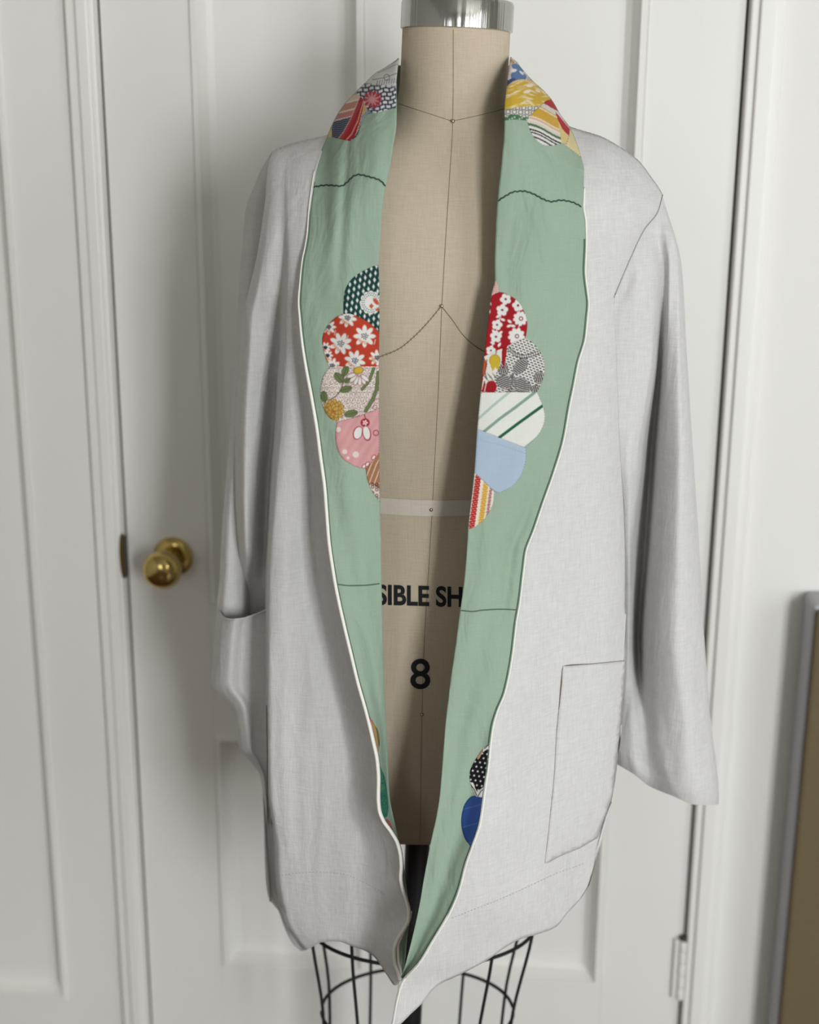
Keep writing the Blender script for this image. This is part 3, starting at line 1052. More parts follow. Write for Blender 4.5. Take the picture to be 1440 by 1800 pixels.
# guides of the hanging sleeve (hinge side), as py -> px tables; distance tables
S1 = curve([(523, 1079), (650, 1084), (800, 1090), (950, 1097), (1100, 1099), (1184, 1096), (1272, 1084), (1312, 1077.5), (1336, 1082)])
SR = curve([(339, 1164), (376, 1183), (414, 1192), (484, 1200), (581, 1206), (692, 1211), (819, 1221), (958, 1229), (1083, 1235), (1177, 1243), (1296, 1253), (1352, 1262), (1404, 1265), (1418, 1262)])
rows = []
for t, d in (
        # t: fraction; columns: edge, strip crest, strip end, valley, tube slope, tube crest, silhouette, back1, back2
        (0.00, [(1080, 520, 1.405), (1111, 446, 1.372), (1133, 402, 1.376), (1150, 380, 1.392), (1158, 364, 1.404), (1162, 350, 1.418), (1164, 340, 1.436), (1140, 350, 1.475), (1100, 420, 1.470)]),
        (0.08, [(1081, 580, 1.404), (1114, 530, 1.374), (1148, 500, 1.383), (1166, 480, 1.390), (1178, 470, 1.380), (1191, 455, 1.385), (1199, 470, 1.425), (1165, 470, 1.480), (1110, 520, 1.470)]),
        (0.20, [(1085, 690, 1.408), (1113, 660, 1.380), (1143, 640, 1.393), (1160, 625, 1.414), (1174, 620, 1.385), (1193, 610, 1.378), (1207, 610, 1.420), (1170, 620, 1.475), (1115, 660, 1.470)]),
        (0.36, [(1091, 820, 1.412), (1106, 810, 1.390), (1120, 800, 1.404), (1146, 785, 1.442), (1163, 780, 1.392), (1196, 770, 1.368), (1217, 770, 1.412), (1170, 780, 1.468), (1115, 800, 1.468)]),
        (0.55, [(1099, 985, 1.420), (1106, 980, 1.412), (1112, 975, 1.420), (1134, 965, 1.456), (1151, 960, 1.398), (1192, 955, 1.362), (1229, 955, 1.405), (1180, 965, 1.460), (1120, 980, 1.466)]),
        (0.74, [(1100, 1130, 1.425), (1105, 1130, 1.418), (1111, 1130, 1.424), (1123, 1130, 1.452), (1142, 1130, 1.392), (1190, 1130, 1.355), (1239, 1130, 1.398), (1190, 1140, 1.450), (1125, 1145, 1.462)]),
        (0.88, [(1087, 1255, 1.420), (1098, 1260, 1.404), (1112, 1262, 1.398), (1130, 1265, 1.398), (1160, 1270, 1.368), (1205, 1275, 1.352), (1251, 1280, 1.392), (1195, 1280, 1.445), (1120, 1270, 1.452)]),
        (0.96, [(1078, 1308, 1.418), (1092, 1318, 1.398), (1112, 1328, 1.388), (1136, 1340, 1.385), (1172, 1348, 1.358), (1216, 1352, 1.350), (1260, 1350, 1.390), (1205, 1350, 1.440), (1125, 1330, 1.446)]),
        (1.00, [(1082, 1336, 1.416), (1096, 1348, 1.396), (1116, 1360, 1.386), (1140, 1379, 1.382), (1182, 1397, 1.356), (1226, 1413, 1.350), (1264, 1412, 1.388), (1210, 1396, 1.436), (1125, 1358, 1.442)])):
    rows.append(d)
for k, r_ in enumerate(rows):                          # the front strip starts level with the edge of the front panel
    for c, (dx, dy) in enumerate(((-6, 0.006), (0, 0.003), (0, 0.012))):
        x, y, Y = r_[c]
        e = float(right_y([min(x, float(REDGE(y)[0]))], [y])[0]) + dy
        kk = float(np.clip((1000 - y) / 200.0, 0, 1))
        r_[c] = (x + dx, y, Y * (1 - kk) + e * kk)
# extra bottom roll of the cuff hem
rows.append([(x, y + (2.0 if k < 7 else -6), Y + 0.004 if k < 7 else Y - 0.004) for k, (x, y, Y) in enumerate(rows[-1])])
sl = put('sleeve', grid_mesh('sleeve', loft(rows, 9, 200), CO, closed=True), M_LINEN, coat, label='off-white hanging sleeve with a deep fold, hinge side')
q = polyline([(1165, 343), (1156, 373), (1133, 403), (1111, 448), (1092, 492), (1079.5, 523)], 4)
put('armhole_seam', tube_mesh('armhole_seam', P(q[:, 0], q[:, 1], right_y(q[:, 0], q[:, 1]) - 0.0004), 0.0007, CO, 5), M_GREYSTITCH, coat)

# sleeve on the knob side, its end tucked into the pocket
SLL = [(268, 477), (300, 458), (332, 445), (357, 434), (440, 425), (501, 420), (600, 416), (720, 408), (787, 402), (925, 390), (1009, 386), (1092, 380), (1180, 380), (1230, 392)]
SLR = [(268, 500), (300, 510), (332, 512), (357, 510), (440, 495), (501, 480), (600, 465), (720, 452), (787, 448), (925, 444), (1009, 440), (1092, 436), (1180, 430), (1230, 425)]
rows = []
for (y, a), (_, b) in zip(SLL, SLR):
    c = (a + b) / 2
    g = min(1.0, (y - 262) / 160.0) ** 0.5
    y0 = 1.452 if y < 900 else 1.452 - 0.022 * min(1.0, (y - 900) / 180.0)
    rows.append([(a, y, y0), (a * 0.72 + b * 0.28, y, y0 - 0.016 * g), (b * 0.75 + a * 0.25, y, y0 - 0.014 * g), (b, y, y0 + 0.004 - 0.026 * min(1.0, max(0.0, (620 - y) / 120.0)) * g), (c + 8, y, y0 + 0.035 * g), (a * 0.8 + b * 0.2, y, y0 + 0.03 * g)])
put('sleeve', grid_mesh('sleeve', loft(rows, 7, 150), CO, closed=True), M_LINEN, coat, label='off-white sleeve with its end tucked into the pocket')

# ---- pockets
# bulging pocket on the knob side
PT = curve([(384, 1066), (389, 1080), (397, 1086.5), (410, 1088), (425, 1086.5), (440, 1082.5), (455, 1077), (464, 1073), (475, 1068)])
PLX = [(1075, 386), (1092, 382), (1130, 377), (1180, 371.5), (1198, 369.5), (1212, 376), (1230, 395), (1246, 408), (1270, 413), (1300, 418), (1318, 422), (1330, 433), (1346, 446), (1362, 457), (1390, 462), (1420, 466), (1450, 468)]
rows = []
for i, (y, xa) in enumerate(PLX):
    xb = 476.0
    t = i / (len(PLX) - 1)
    fr = []
    bul = (1 - t) ** 0.8
    for s, dy in ((0.0, 0.0), (0.13, -0.020), (0.32, -0.030), (0.52, -0.022), (0.75, -0.020), (1.0, -0.020)):
        x = xa + (xb - xa) * s
        yy = y
        if i < 2:                                        # the sagging lip of the opening
            yy = float(PT(x)[0]) + (1.5 if i == 0 else 12.0)
        Y = 1.420 - 0.004 * t + dy * (0.45 + 1.05 * bul)
        if s == 1.0:
            Y = 1.392
        fr.append((x, yy, Y))
    rows.append(fr + [(xa + (xb - xa) * 0.6, fr[0][1] - (6 if i < 2 else 0), 1.458), (xa + (xb - xa) * 0.15, fr[0][1] - (6 if i < 2 else 0), 1.448)])
pk = put('patch_pocket', grid_mesh('patch_pocket', loft(rows, 7, 130, closed=True, disp=False), CO, closed=True), M_LINEN, coat, label='bulging linen pocket holding the sleeve end')
q = np.array([(x, float(PT(x)[0]) + 1.0) for x in np.linspace(386, 473, 40)])
yl = np.interp((q[:, 0] - 386) / 90.0, [0, 0.13, 0.32, 0.52, 0.75, 1.0], [1.418, 1.388, 1.373, 1.385, 1.388, 1.390])
put('pocket_hem', tube_mesh('pocket_hem', P(q[:, 0], q[:, 1], yl), 0.0012, CO, 6), M_LINEN, coat)
# open side slit line below the pocket
py = np.linspace(1240, 1449, 60)
put('side_seam', tube_mesh('side_seam', P(468.8 + 1.2 * np.sin((py - 1240) / 70), py, 1.336), 0.0005, CO, 5), M_SEAM_SHADE, coat)


def patch_mesh(name, poly, yfun, lift, edge, step=6.0, clamp=None, colour=None, dens=3.0):
    """thin cloth patch cut to a pixel outline and laid on a surface; optional printed colours"""
    a = np.array(poly, float)
    a = np.concatenate([a, a[:1]])
    s = np.r_[0, np.cumsum(np.linalg.norm(np.diff(a, axis=0), axis=1))]
    n = max(8, int(s[-1] / dens))
    b = np.stack([np.interp(np.linspace(0, s[-1], n, endpoint=False), s, a[:, k]) for k in (0, 1)], -1)
    if colour is not None:
        p_ = a[:-1]
        e1, e2 = p_ - np.roll(p_, 1, 0), np.roll(p_, -1, 0) - p_
        tn = np.abs((np.arctan2(e2[:, 1], e2[:, 0]) - np.arctan2(e1[:, 1], e1[:, 0]) + np.pi) % (2 * np.pi) - np.pi)
        tg = (np.roll(p_, -1, 0) - np.roll(p_, 1, 0)) / 2
        out = []
        N_ = len(p_)
        for k in range(N_):
            k2 = (k + 1) % N_
            L_ = np.linalg.norm(p_[k2] - p_[k])
            t0 = (p_[k2] - p_[k]) if tn[k] > 0.75 else tg[k] / (np.linalg.norm(tg[k]) + 1e-9) * L_
            t1 = (p_[k2] - p_[k]) if tn[k2] > 0.75 else tg[k2] / (np.linalg.norm(tg[k2]) + 1e-9) * L_
            for t in np.arange(max(1, int(round(L_ / dens)))) / max(1, int(round(L_ / dens))):
                out.append((1 + 2 * t) * (1 - t) ** 2 * p_[k] + t * (1 - t) ** 2 * t0 + t * t * (3 - 2 * t) * p_[k2] + t * t * (t - 1) * t1)
        b = np.array(out)
        n = len(b)
    if clamp:
        b[:, 0] = clamp(b)
    x0, y0 = b.min(0)
    x1, y1 = b.max(0)
    gx, gy = np.meshgrid(np.arange(x0 + step * 0.5, x1, step), np.arange(y0 + step * 0.5, y1, step))
    gx = gx + (np.arange(gx.shape[0]) % 2)[:, None] * step * 0.5
    g = np.stack([gx.ravel(), gy.ravel()], -1)
    # keep grid points inside, at least half a step from the outline
    c = np.roll(b, -1, 0)
    inside = np.zeros(len(g), bool)
    dmin = np.full(len(g), 1e9)
    for p0, p1 in zip(b, c):
        cond = (p0[1] > g[:, 1]) != (p1[1] > g[:, 1])
        xi = p0[0] + (g[:, 1] - p0[1]) * (p1[0] - p0[0]) / (p1[1] - p0[1] + 1e-12)
        inside ^= cond & (g[:, 0] < xi)
        e = p1 - p0
        t = np.clip(((g - p0) @ e) / (e @ e + 1e-12), 0, 1)
        dmin = np.minimum(dmin, np.linalg.norm(g - p0 - t[:, None] * e, axis=1))
    g = g[inside & (dmin > 0.45 * step)]
    dg = dmin[inside & (dmin > 0.45 * step)]
    allp = np.concatenate([b, g])
    r = geometry.delaunay_2d_cdt([Vector(p) for p in allp], [(i, (i + 1) % n) for i in range(n)], [list(range(n))], 1, 1e-4)
    v2 = np.array([p[:] for p in r[0]])
    orig = r[3]
    dist = np.r_[np.zeros(n), dg]
    dv = np.array([dist[o_[0]] if o_ else 0.0 for o_ in orig])
    lf = edge + (lift - edge) * np.clip(dv / 3.0, 0, 1) ** 0.5
    w3 = P(v2[:, 0], v2[:, 1], yfun(v2[:, 0], v2[:, 1]) - lf) - CO
    m = mesh_of(name, w3, r[2])
    nn = np.zeros(len(m.polygons) * 3)
    m.polygons.foreach_get('normal', nn)
    if nn[1::3].sum() > 0:
        m.flip_normals()
    if colour is not None:
        col = colour(v2[:, 0], v2[:, 1])
        at = m.attributes.new('print', 'FLOAT_COLOR', 'POINT')
        ed = (dv < 0.05) & (np.arange(len(dv)) % 2 == 0)                      # tiny overcast stitches along the outline
        col = np.where(ed[:, None], col * 0.45 + np.array([20, 30, 26]), col)
        gy_ = col @ np.array([0.3, 0.59, 0.11])
        col = (col * 0.86 + gy_[:, None] * 0.14) * 0.93
        rgba = np.concatenate([lin(np.clip(col, 0, 255)), np.ones((len(v2), 1))], 1)
        at.data.foreach_set('color', rgba.ravel())
    return m


# flat pocket on the hinge side
pp = [(991, 1171), (1045, 1167), (1100, 1161.5), (1098, 1200), (1091, 1280), (1077, 1400), (1061, 1444), (1051, 1473), (1020, 1491), (985, 1505), (962, 1518), (959, 1517), (963, 1480), (966, 1455), (972, 1400), (976, 1355), (979, 1290), (984, 1240), (988, 1205), (989, 1180)]
o = put('patch_pocket', patch_mesh('patch_pocket', pp, right_y, 0.0030, 0.0018, 7.0), M_LINEN, coat, label='flat square linen patch pocket')
thick(o, 0.0012)
q = polyline([(962, 1516), (967, 1455), (977, 1355), (984, 1250), (989, 1190), (991, 1174), (995, 1171), (1045, 1167.5), (1098, 1162)], 5)
put('pocket_gap_shade', tube_mesh('pocket_gap_shade', P(q[:, 0] - 1.0, q[:, 1] - 0.5, right_y(q[:, 0], q[:, 1]) - 0.0012), 0.0005, CO, 5), M_SEAM_SHADE, coat)  # dark line drawn in for the gap shadow at the pocket edge
# hem stitches
for pts, fn in (([(490, 1540), (520, 1535), (560, 1533), (600, 1536), (640, 1551), (680, 1574)], left_y), ([(795, 1614), (830, 1600), (874, 1583), (924, 1561), (977, 1536), (1030, 1517)], right_y)):
    q = polyline(pts, 3.0)
    bm = bmesh.new()
    y = fn(q[:, 0], q[:, 1]) - 0.0006
    w3 = P(q[:, 0], q[:, 1], y) - CO
    for k in range(0, len(q) - 1, 2):
        a, b = w3[k], w3[k] + (w3[k + 1] - w3[k]) * 0.55
        c = np.array([0, 0, 0.00035])
        bm.faces.new([bm.verts.new(t) for t in (a - c, b - c, b + c, a + c)])
    put('hem_stitching', bm_mesh('hem_stitching', bm), M_GREYSTITCH, coat, smooth=False)['kind'] = 'stuff'


# ================================================================== PRINTED PETALS ON THE LAPELS
class Ink:
    """paints flat print colours (sRGB 0-255) at pixel positions"""

    def __init__(s, x, y, base):
        s.x, s.y = x, y
        s.c = np.tile(np.array(base, float), (len(x), 1))

    def mix(s, m, col):
        m = np.clip(m, 0, 1)[:, None]
        s.c = s.c * (1 - m) + np.array(col, float) * m
        return s

    def sd(s, d, col, aa=0.7):
        return s.mix(0.5 - d / (2 * aa), col)

    def ell(s, cx, cy, a, b, ang, col):
        dx, dy = s.x - cx, s.y - cy
        c_, s_ = math.cos(R(ang)), math.sin(R(ang))
        u, v = (dx * c_ + dy * s_) / a, (-dx * s_ + dy * c_) / b
        return s.sd((np.sqrt(u * u + v * v) - 1) * min(a, b), col)

    def disc(s, cx, cy, r, col):
        return s.ell(cx, cy, r, r, 0, col)

    def ring(s, cx, cy, r, w_, col):
        return s.sd(np.abs(np.hypot(s.x - cx, s.y - cy) - r) - w_ / 2, col)

    def line(s, pts, w_, col):
        d = np.full(len(s.x), 1e9)
        for (x0, y0), (x1, y1) in zip(pts[:-1], pts[1:]):
            ex, ey = x1 - x0, y1 - y0
            t = np.clip(((s.x - x0) * ex + (s.y - y0) * ey) / (ex * ex + ey * ey + 1e-9), 0, 1)
            d = np.minimum(d, np.hypot(s.x - x0 - t * ex, s.y - y0 - t * ey))
        return s.sd(d - w_ / 2, col)

    def poly(s, pts, col):
        ins = np.zeros(len(s.x), bool)
        n = len(pts)
        for k in range(n):
            x0, y0 = pts[k]
            x1, y1 = pts[(k + 1) % n]
            cond = (y0 > s.y) != (y1 > s.y)
            ins ^= cond & (s.x < x0 + (s.y - y0) * (x1 - x0) / (y1 - y0 + 1e-9))
        return s.mix(ins.astype(float), col)

    def flower(s, cx, cy, n, r, col, ctr=None, cr=0.25, rot=0.0, wid=0.42, out=None):
        for k in range(n):
            a = rot + 360.0 * k / n
            x, y = cx + math.cos(R(a)) * r * 0.6, cy + math.sin(R(a)) * r * 0.6
            if out is not None:
                s.ell(x, y, r * 0.42 + 0.8, r * wid * 0.7 + 0.8, a, out)
            s.ell(x, y, r * 0.42, r * wid * 0.7, a, col)
        if ctr is not None:
            s.disc(cx, cy, r * cr, ctr)
        return s

    def dots(s, cx, cy, r, n, dr, col):
        for k in range(n):
            a = 2.4 * k
            q_ = r * math.sqrt((k + 0.5) / n)
            s.disc(cx + q_ * math.cos(a), cy + q_ * math.sin(a), dr, col)
        return s

    def stripes(s, ang, period, width, phase, col, wob=0.0):
        u = s.x * math.cos(R(ang)) + s.y * math.sin(R(ang)) + phase
        if wob:
            u = u + wob * np.sin((s.x * -math.sin(R(ang)) + s.y * math.cos(R(ang))) * 0.35)
        d = np.abs((u + period / 2) % period - period / 2) - width / 2
        return s.sd(d, col)


WHT, CRM = (226, 224, 218), (222, 212, 196)


def p_diamond(x, y):
    k = Ink(x, y, (22, 66, 62))
    # slanted lattice of little white diamonds
    u = ((x - 604) * 12 + (y - 460) * 1.7) / (9 * 12 - 4 * 1.7)
    v = ((x - 604) * 4 + (y - 460) * 9) / (9 * 12 - 4 * 1.7)
    fu, fv = u - np.round(u), v - np.round(v)
    dx, dy = 9 * fu - 1.7 * fv, -4 * fu + 12 * fv
    k.sd((np.abs(dx) / 2.5 + np.abs(dy) / 4.8 - 1) * 2.2, WHT)
    for a in range(12):
        k.disc(652 + 15 * math.cos(a * math.pi / 6), 532 + 16.5 * math.sin(a * math.pi / 6), 4.6, WHT)
    k.disc(652, 532, 15.5, WHT)
    for rr_, nn in ((12.0, 20), (15.5, 26)):
        for a in range(nn):
            k.disc(652 + rr_ * math.cos(2 * math.pi * a / nn), 532 + rr_ * 1.08 * math.sin(2 * math.pi * a / nn), 0.9, (60, 96, 92))
    k.disc(655, 534, 9.5, WHT)
    k.poly([(649, 538), (653, 533), (657, 538), (653, 543)], (204, 84, 50))
    k.ell(661, 530, 7, 3.5, 50, (204, 84, 50))
    k.ell(665, 544, 4, 3, 0, (204, 84, 50))
    return k.c


def p_redflower(x, y):
    k = Ink(x, y, (197, 58, 36))
    for cx_, cy_, r_, rot in ((611, 559, 15, 10), (599, 604, 18, 25), (641, 591, 18, 0), (624, 634, 17, 15), (663, 629, 13, 40), (584, 643, 13, 20), (578, 575, 12, 0), (572, 611, 9, 30), (576, 625, 9, 0)):
        k.flower(cx_, cy_, 8, r_ * 1.08, WHT, None, rot=rot, wid=0.30)
        k.disc(cx_, cy_, r_ * 0.40, WHT)
        k.dots(cx_, cy_, r_ * 0.34, 14, 0.95, (40, 44, 56))
        for a in (2, 3):                                        # two plaid petals
            a = rot + 45 * a
            px_, py_ = cx_ + math.cos(R(a)) * r_ * 0.62, cy_ + math.sin(R(a)) * r_ * 0.62
            for t in (-2.2, 0, 2.2):
                k.line([(px_ + t - 2.5, py_ - 3), (px_ + t + 2.5, py_ + 3)], 0.6, (205, 110, 60))
    for cx_, cy_ in ((612, 590), (609, 592), (590, 581), (596, 640), (660, 597)):
        k.line([(cx_, cy_), (cx_ - 2, cy_ + 8)], 1.2, WHT)
    return k.c


def p_garden(x, y):
    k = Ink(x, y, (228, 220, 210))
    # outlined little stars all over
    br = (120, 66, 60)
    ux, uy = (x - 560) / 9.5, (y - 640) / 8.5
    row = np.round(uy)
    ux = ux - 0.5 * (row % 2)
    dx, dy = (ux - np.round(ux)) * 9.5, (uy - row) * 8.5
    th2 = np.arctan2(dy, dx)
    k.sd(np.abs(np.hypot(dx, dy) - (3.3 + 1.2 * np.cos(5 * th2 + row * 1.3))) - 0.45, br, 0.5)
    k.sd(np.hypot(dx, dy) - 0.7, br, 0.5)
    gr = (104, 122, 70)
    k.line([(605, 645), (604, 668), (600, 685), (590, 697), (577, 704)], 1.6, (96, 74, 56))
    for cx_, cy_, a, b, ang in ((596, 664, 10, 6, 50), (607, 652, 9, 5, 110), (613, 667, 8, 4.5, -35), (608, 684, 10, 5, -15), (570, 697, 9, 5, 80), (617, 727, 11, 5.5, -12)):
        k.ell(cx_, cy_, a + 0.9, b + 0.9, ang, (70, 78, 48))
        k.ell(cx_, cy_, a, b, ang, gr)
        k.line([(cx_ - a * math.cos(R(ang)), cy_ - a * math.sin(R(ang))), (cx_ + a * math.cos(R(ang)), cy_ + a * math.sin(R(ang)))], 0.8, (70, 78, 48))
    k.line([(665, 655), (662, 685), (655, 703), (643, 722)], 6.5, (70, 78, 48)).line([(665, 655), (662, 685), (655, 703), (643, 722)], 5, gr)
    k.line([(657, 648), (650, 668), (637, 684)], 5.5, (70, 78, 48)).line([(657, 648), (650, 668), (637, 684)], 4, gr)
    for a in (60, 85, 110, 135, 40, 160):
        px_, py_ = 631 + 14 * math.cos(R(a)), 655 + 15 * math.sin(R(a))
        k.ell(px_, py_, 9.2, 4.0, a, (140, 62, 62)).ell(px_, py_, 8.3, 3.2, a, WHT)
    k.ell(630, 651, 9, 6.5, -15, (120, 84, 30)).ell(630, 651, 8, 5.6, -15, (214, 172, 40))
    gold, dk = (202, 158, 62), (120, 84, 38)
    for rr_, n2 in ((14, 12), (9, 9), (5, 6)):
        for a in range(n2):
            an = 360 * a / n2 + rr_ * 7
            px_, py_ = 586 + rr_ * math.cos(R(an)), 721 + rr_ * math.sin(R(an))
            k.ell(px_, py_, 6.2, 4.2, an, dk).ell(px_, py_, 5.4, 3.4, an, gold)
    k.dots(586, 724, 4, 6, 0.9, (170, 70, 50))
    for cx_, cy_ in ((621, 738), (630, 735), (663, 705), (659, 716)):
        k.ring(cx_, cy_, 4, 1.0, (170, 66, 74))
    return k.c


def p_pink(x, y):
    k = Ink(x, y, (215, 152, 153))
    rd = (168, 34, 50)
    k.c += 5 * np.sin(x * 0.35 + y * 0.22)[:, None] * np.array([0.6, 1, 1])
    for cx_, cy_, r_ in ((606, 794, 4.4), (625.5, 799, 5.6), (595, 755, 4.5), (612, 805, 2.5)):
        k.disc(cx_, cy_, r_, (228, 206, 200))
    k.line([(640, 727), (643, 737)], 1.6, rd)
    k.ell(642, 743, 8, 7.5, 0, rd)
    k.ell(629, 761, 8.2, 12, 18, rd).ell(629.5, 761, 7, 10.8, 18, WHT)
    k.ell(645, 762, 7.2, 13, -10, rd).ell(644.5, 761, 6, 11.8, -10, WHT)
    k.flower(642, 743, 5, 5.0, (236, 222, 216))
    k.line([(637, 757), (636, 766)], 1.0, rd)
    k.ring(661, 761, 4.6, 1.3, rd)
    for cx_, cy_ in ((640, 820), (646, 816), (657, 804)):
        k.ell(cx_, cy_, 5, 3.5, -55, rd).ell(cx_, cy_, 4, 2.5, -55, (232, 216, 208))
    return k.c


def p_brown(x, y):
    k = Ink(x, y, (166, 112, 74))
    for o_ in (0, 9, 18, 27):
        k.line([(640 + o_, 850), (652 + o_, 818), (664 + o_, 795)], 1.5, (228, 206, 178))
    k.poly([(640, 846), (655, 852), (672, 862), (672, 892), (655, 880)], (216, 200, 184))
    for i in range(16):
        cx_, cy_ = 648 + (i * 7.3) % 22, 851 + (i * 4.9) % 34
        k.ring(cx_, cy_, 2.2, 1.0, (70, 36, 40))
    return k.c


def p_dottip(x, y):
    k = Ink(x, y, (222, 198, 188))
    gx, gy = x / 3.2, y / 3.2
    d = np.hypot(gx - np.round(gx), gy - np.round(gy)) * 3.2
    return k.sd(d - 0.9, (176, 84, 78)).c


def p_redwhite(x, y):
    rd = (172, 24, 32)
    k = Ink(x, y, rd)
    k.line([(889, 526), (883, 544), (880, 557), (874, 570), (872, 593), (862, 616)], 1.8, WHT)
    k.line([(912, 536), (915, 560), (912, 576), (908, 591)], 1.6, WHT)
    for cx_, cy_, r_ in ((889, 526, 10), (883, 545, 10.5), (874, 571, 9.5), (872, 592, 10.5), (863, 616, 8.5), (911, 537, 10.5)):
        k.flower(cx_, cy_, 5, r_, WHT, (40, 44, 60), 0.14, cx_ * 7, 0.62)
    for cx_, cy_, r_ in ((915, 560, 13), (908, 591, 15)):
        k.flower(cx_, cy_, 9, r_, WHT, WHT, 0.55, 10, 0.40)
        k.ring(cx_ + 1, cy_, 3.0, 1.4, (120, 30, 40))
    for cx_, cy_, ang in ((896, 565, 35), (902, 573, 10), (895, 573, 160), (868, 583, 60), (880, 585, 140), (866, 603, 30), (878, 606, 120), (860, 548, 100), (861, 533, 60), (884, 562, 20), (876, 556, 150)):
        k.ell(cx_, cy_, 4.4, 2.4, ang, WHT)
    return k.c


def p_sketch(x, y):
    bl = (46, 42, 42)
    k = Ink(x, y, (226, 223, 216))
    # rows of short slanting dashes
    u, v = x * 0.94 + y * 0.34, -x * 0.34 + y * 0.94
    r_ = np.round(v / 4.2)
    uu = u / 7.0 + 0.5 * (r_ % 2)
    k.sd(np.maximum(np.abs((uu - np.round(uu)) * 7.0) - 2.3, np.abs(v - r_ * 4.2) - 0.95), bl, 0.5)
    for cx_, cy_, a, b, ang, hg in ((915, 644, 15, 9, -50, 30), (888, 672, 14, 11, 25, -20), (917, 676, 17, 10, 25, 15), (882, 645, 14, 9, 60, 70), (948, 664, 8, 10, 0, 80), (942, 684, 8, 6, 0, 80), (905, 690, 12, 6, 0, 15)):
        k.ell(cx_, cy_, a + 1.0, b + 1.0, ang, bl).ell(cx_, cy_, a - 0.2, b - 0.2, ang, (222, 218, 212))
        m0 = k.c.copy()
        k.stripes(hg + 90, 3.4, 2.1, 0, bl, 0.5)
        dx, dy = x - cx_, y - cy_
        c_, s_ = math.cos(R(ang)), math.sin(R(ang))
        ins = np.hypot((dx * c_ + dy * s_) / (a - 1), (-dx * s_ + dy * c_) / (b - 1)) < 1
        k.c = np.where(ins[:, None], k.c, m0)
    k.disc(900, 662, 4.6, WHT).dots(900, 662, 4.2, 12, 1.0, bl)
    ch = [(896, 614), (906, 623), (918, 627), (932, 625), (950, 618)]
    k.line(ch, 5.5, bl).line(ch, 3.6, (222, 218, 212))
    for i in range(14):
        t = i / 13.0
        cx_ = 897 + 52 * t
        cy_ = np.interp(cx_, [c[0] for c in ch], [c[1] for c in ch])
        k.line([(cx_, cy_ - 3), (cx_ + 1.5, cy_ + 3)], 1.0, bl)
    k.poly([(846, 618), (872, 608), (885, 604), (890, 612), (880, 640), (868, 664), (868, 692), (842, 692)], (224, 218, 208))
    for i in range(9):
        k.line([(848 + i * 3, 656 + (i % 3) * 3), (853 + i * 3, 664 + (i % 3) * 3)], 0.9, (90, 100, 90))
    k.poly([(883, 602), (893, 600), (890, 625), (885, 650), (882, 632)], (170, 26, 34))
    k.poly([(848, 620), (857, 640), (852, 660), (846, 660)], (206, 84, 50))
    k.poly([(850, 660), (846, 690), (842, 690), (846, 655)], (176, 28, 36))
    k.ell(870, 634, 9.8, 11, 0, (130, 112, 30)).ell(870, 634, 9, 10.2, 0, (206, 172, 36))
    k.poly([(861, 638), (879, 638), (876, 652), (871, 645), (866, 653)], (206, 172, 36))
    k.line([(874, 606), (872, 622)], 1.4, (90, 60, 50)).line([(856, 632), (853, 655), (856, 668)], 1.2, (70, 50, 50))
    k.ell(863, 681, 10, 12, 20, (168, 24, 34)).poly([(846, 690), (852, 668), (858, 690)], (168, 24, 34))
    k.line([(856, 668), (851, 692)], 1.5, WHT)
    return k.c


def p_greenstripe(x, y):
    k = Ink(x, y, (224, 226, 216))
    k.line([(840, 737), (868, 712), (896, 689)], 4.5, (176, 194, 182))
    k.line([(848, 761), (880, 735), (905, 717), (940, 690)], 5.0, (128, 160, 142))
    k.line([(874, 772), (910, 745), (960, 709)], 5.0, (34, 96, 62))
    k.line([(922, 788), (950, 766)], 5.0, (150, 178, 164))
    return k.c


def p_blue(x, y):
    k = Ink(x, y, (170, 190, 211))
    k.line([(838, 772), (880, 782), (924, 797)], 2.0, (162, 182, 204))
    return k.c


def p_hatch(x, y):
    k = Ink(x, y, (226, 216, 200))
    # three columns of slanting hatched colour
    t = x + (y - 830) * 0.13
    for c0, wd, col in ((842, 10, (190, 36, 34)), (857, 9, (216, 160, 38)), (867, 5, (176, 110, 106))):
        saw = 1.5 * np.abs(((y + x * 0.2) / 3.0) % 2 - 1)
        k.sd(np.abs(t - c0) - wd / 2 + saw - 0.6, col)
    v = y + 0.18 * x
    m = np.abs(v / 4.0 - np.round(v / 4.0)) * 4.0
    k.mix((0.5 - (m - 0.35) / 0.8) * 0.75, (228, 214, 196))
    return k.c


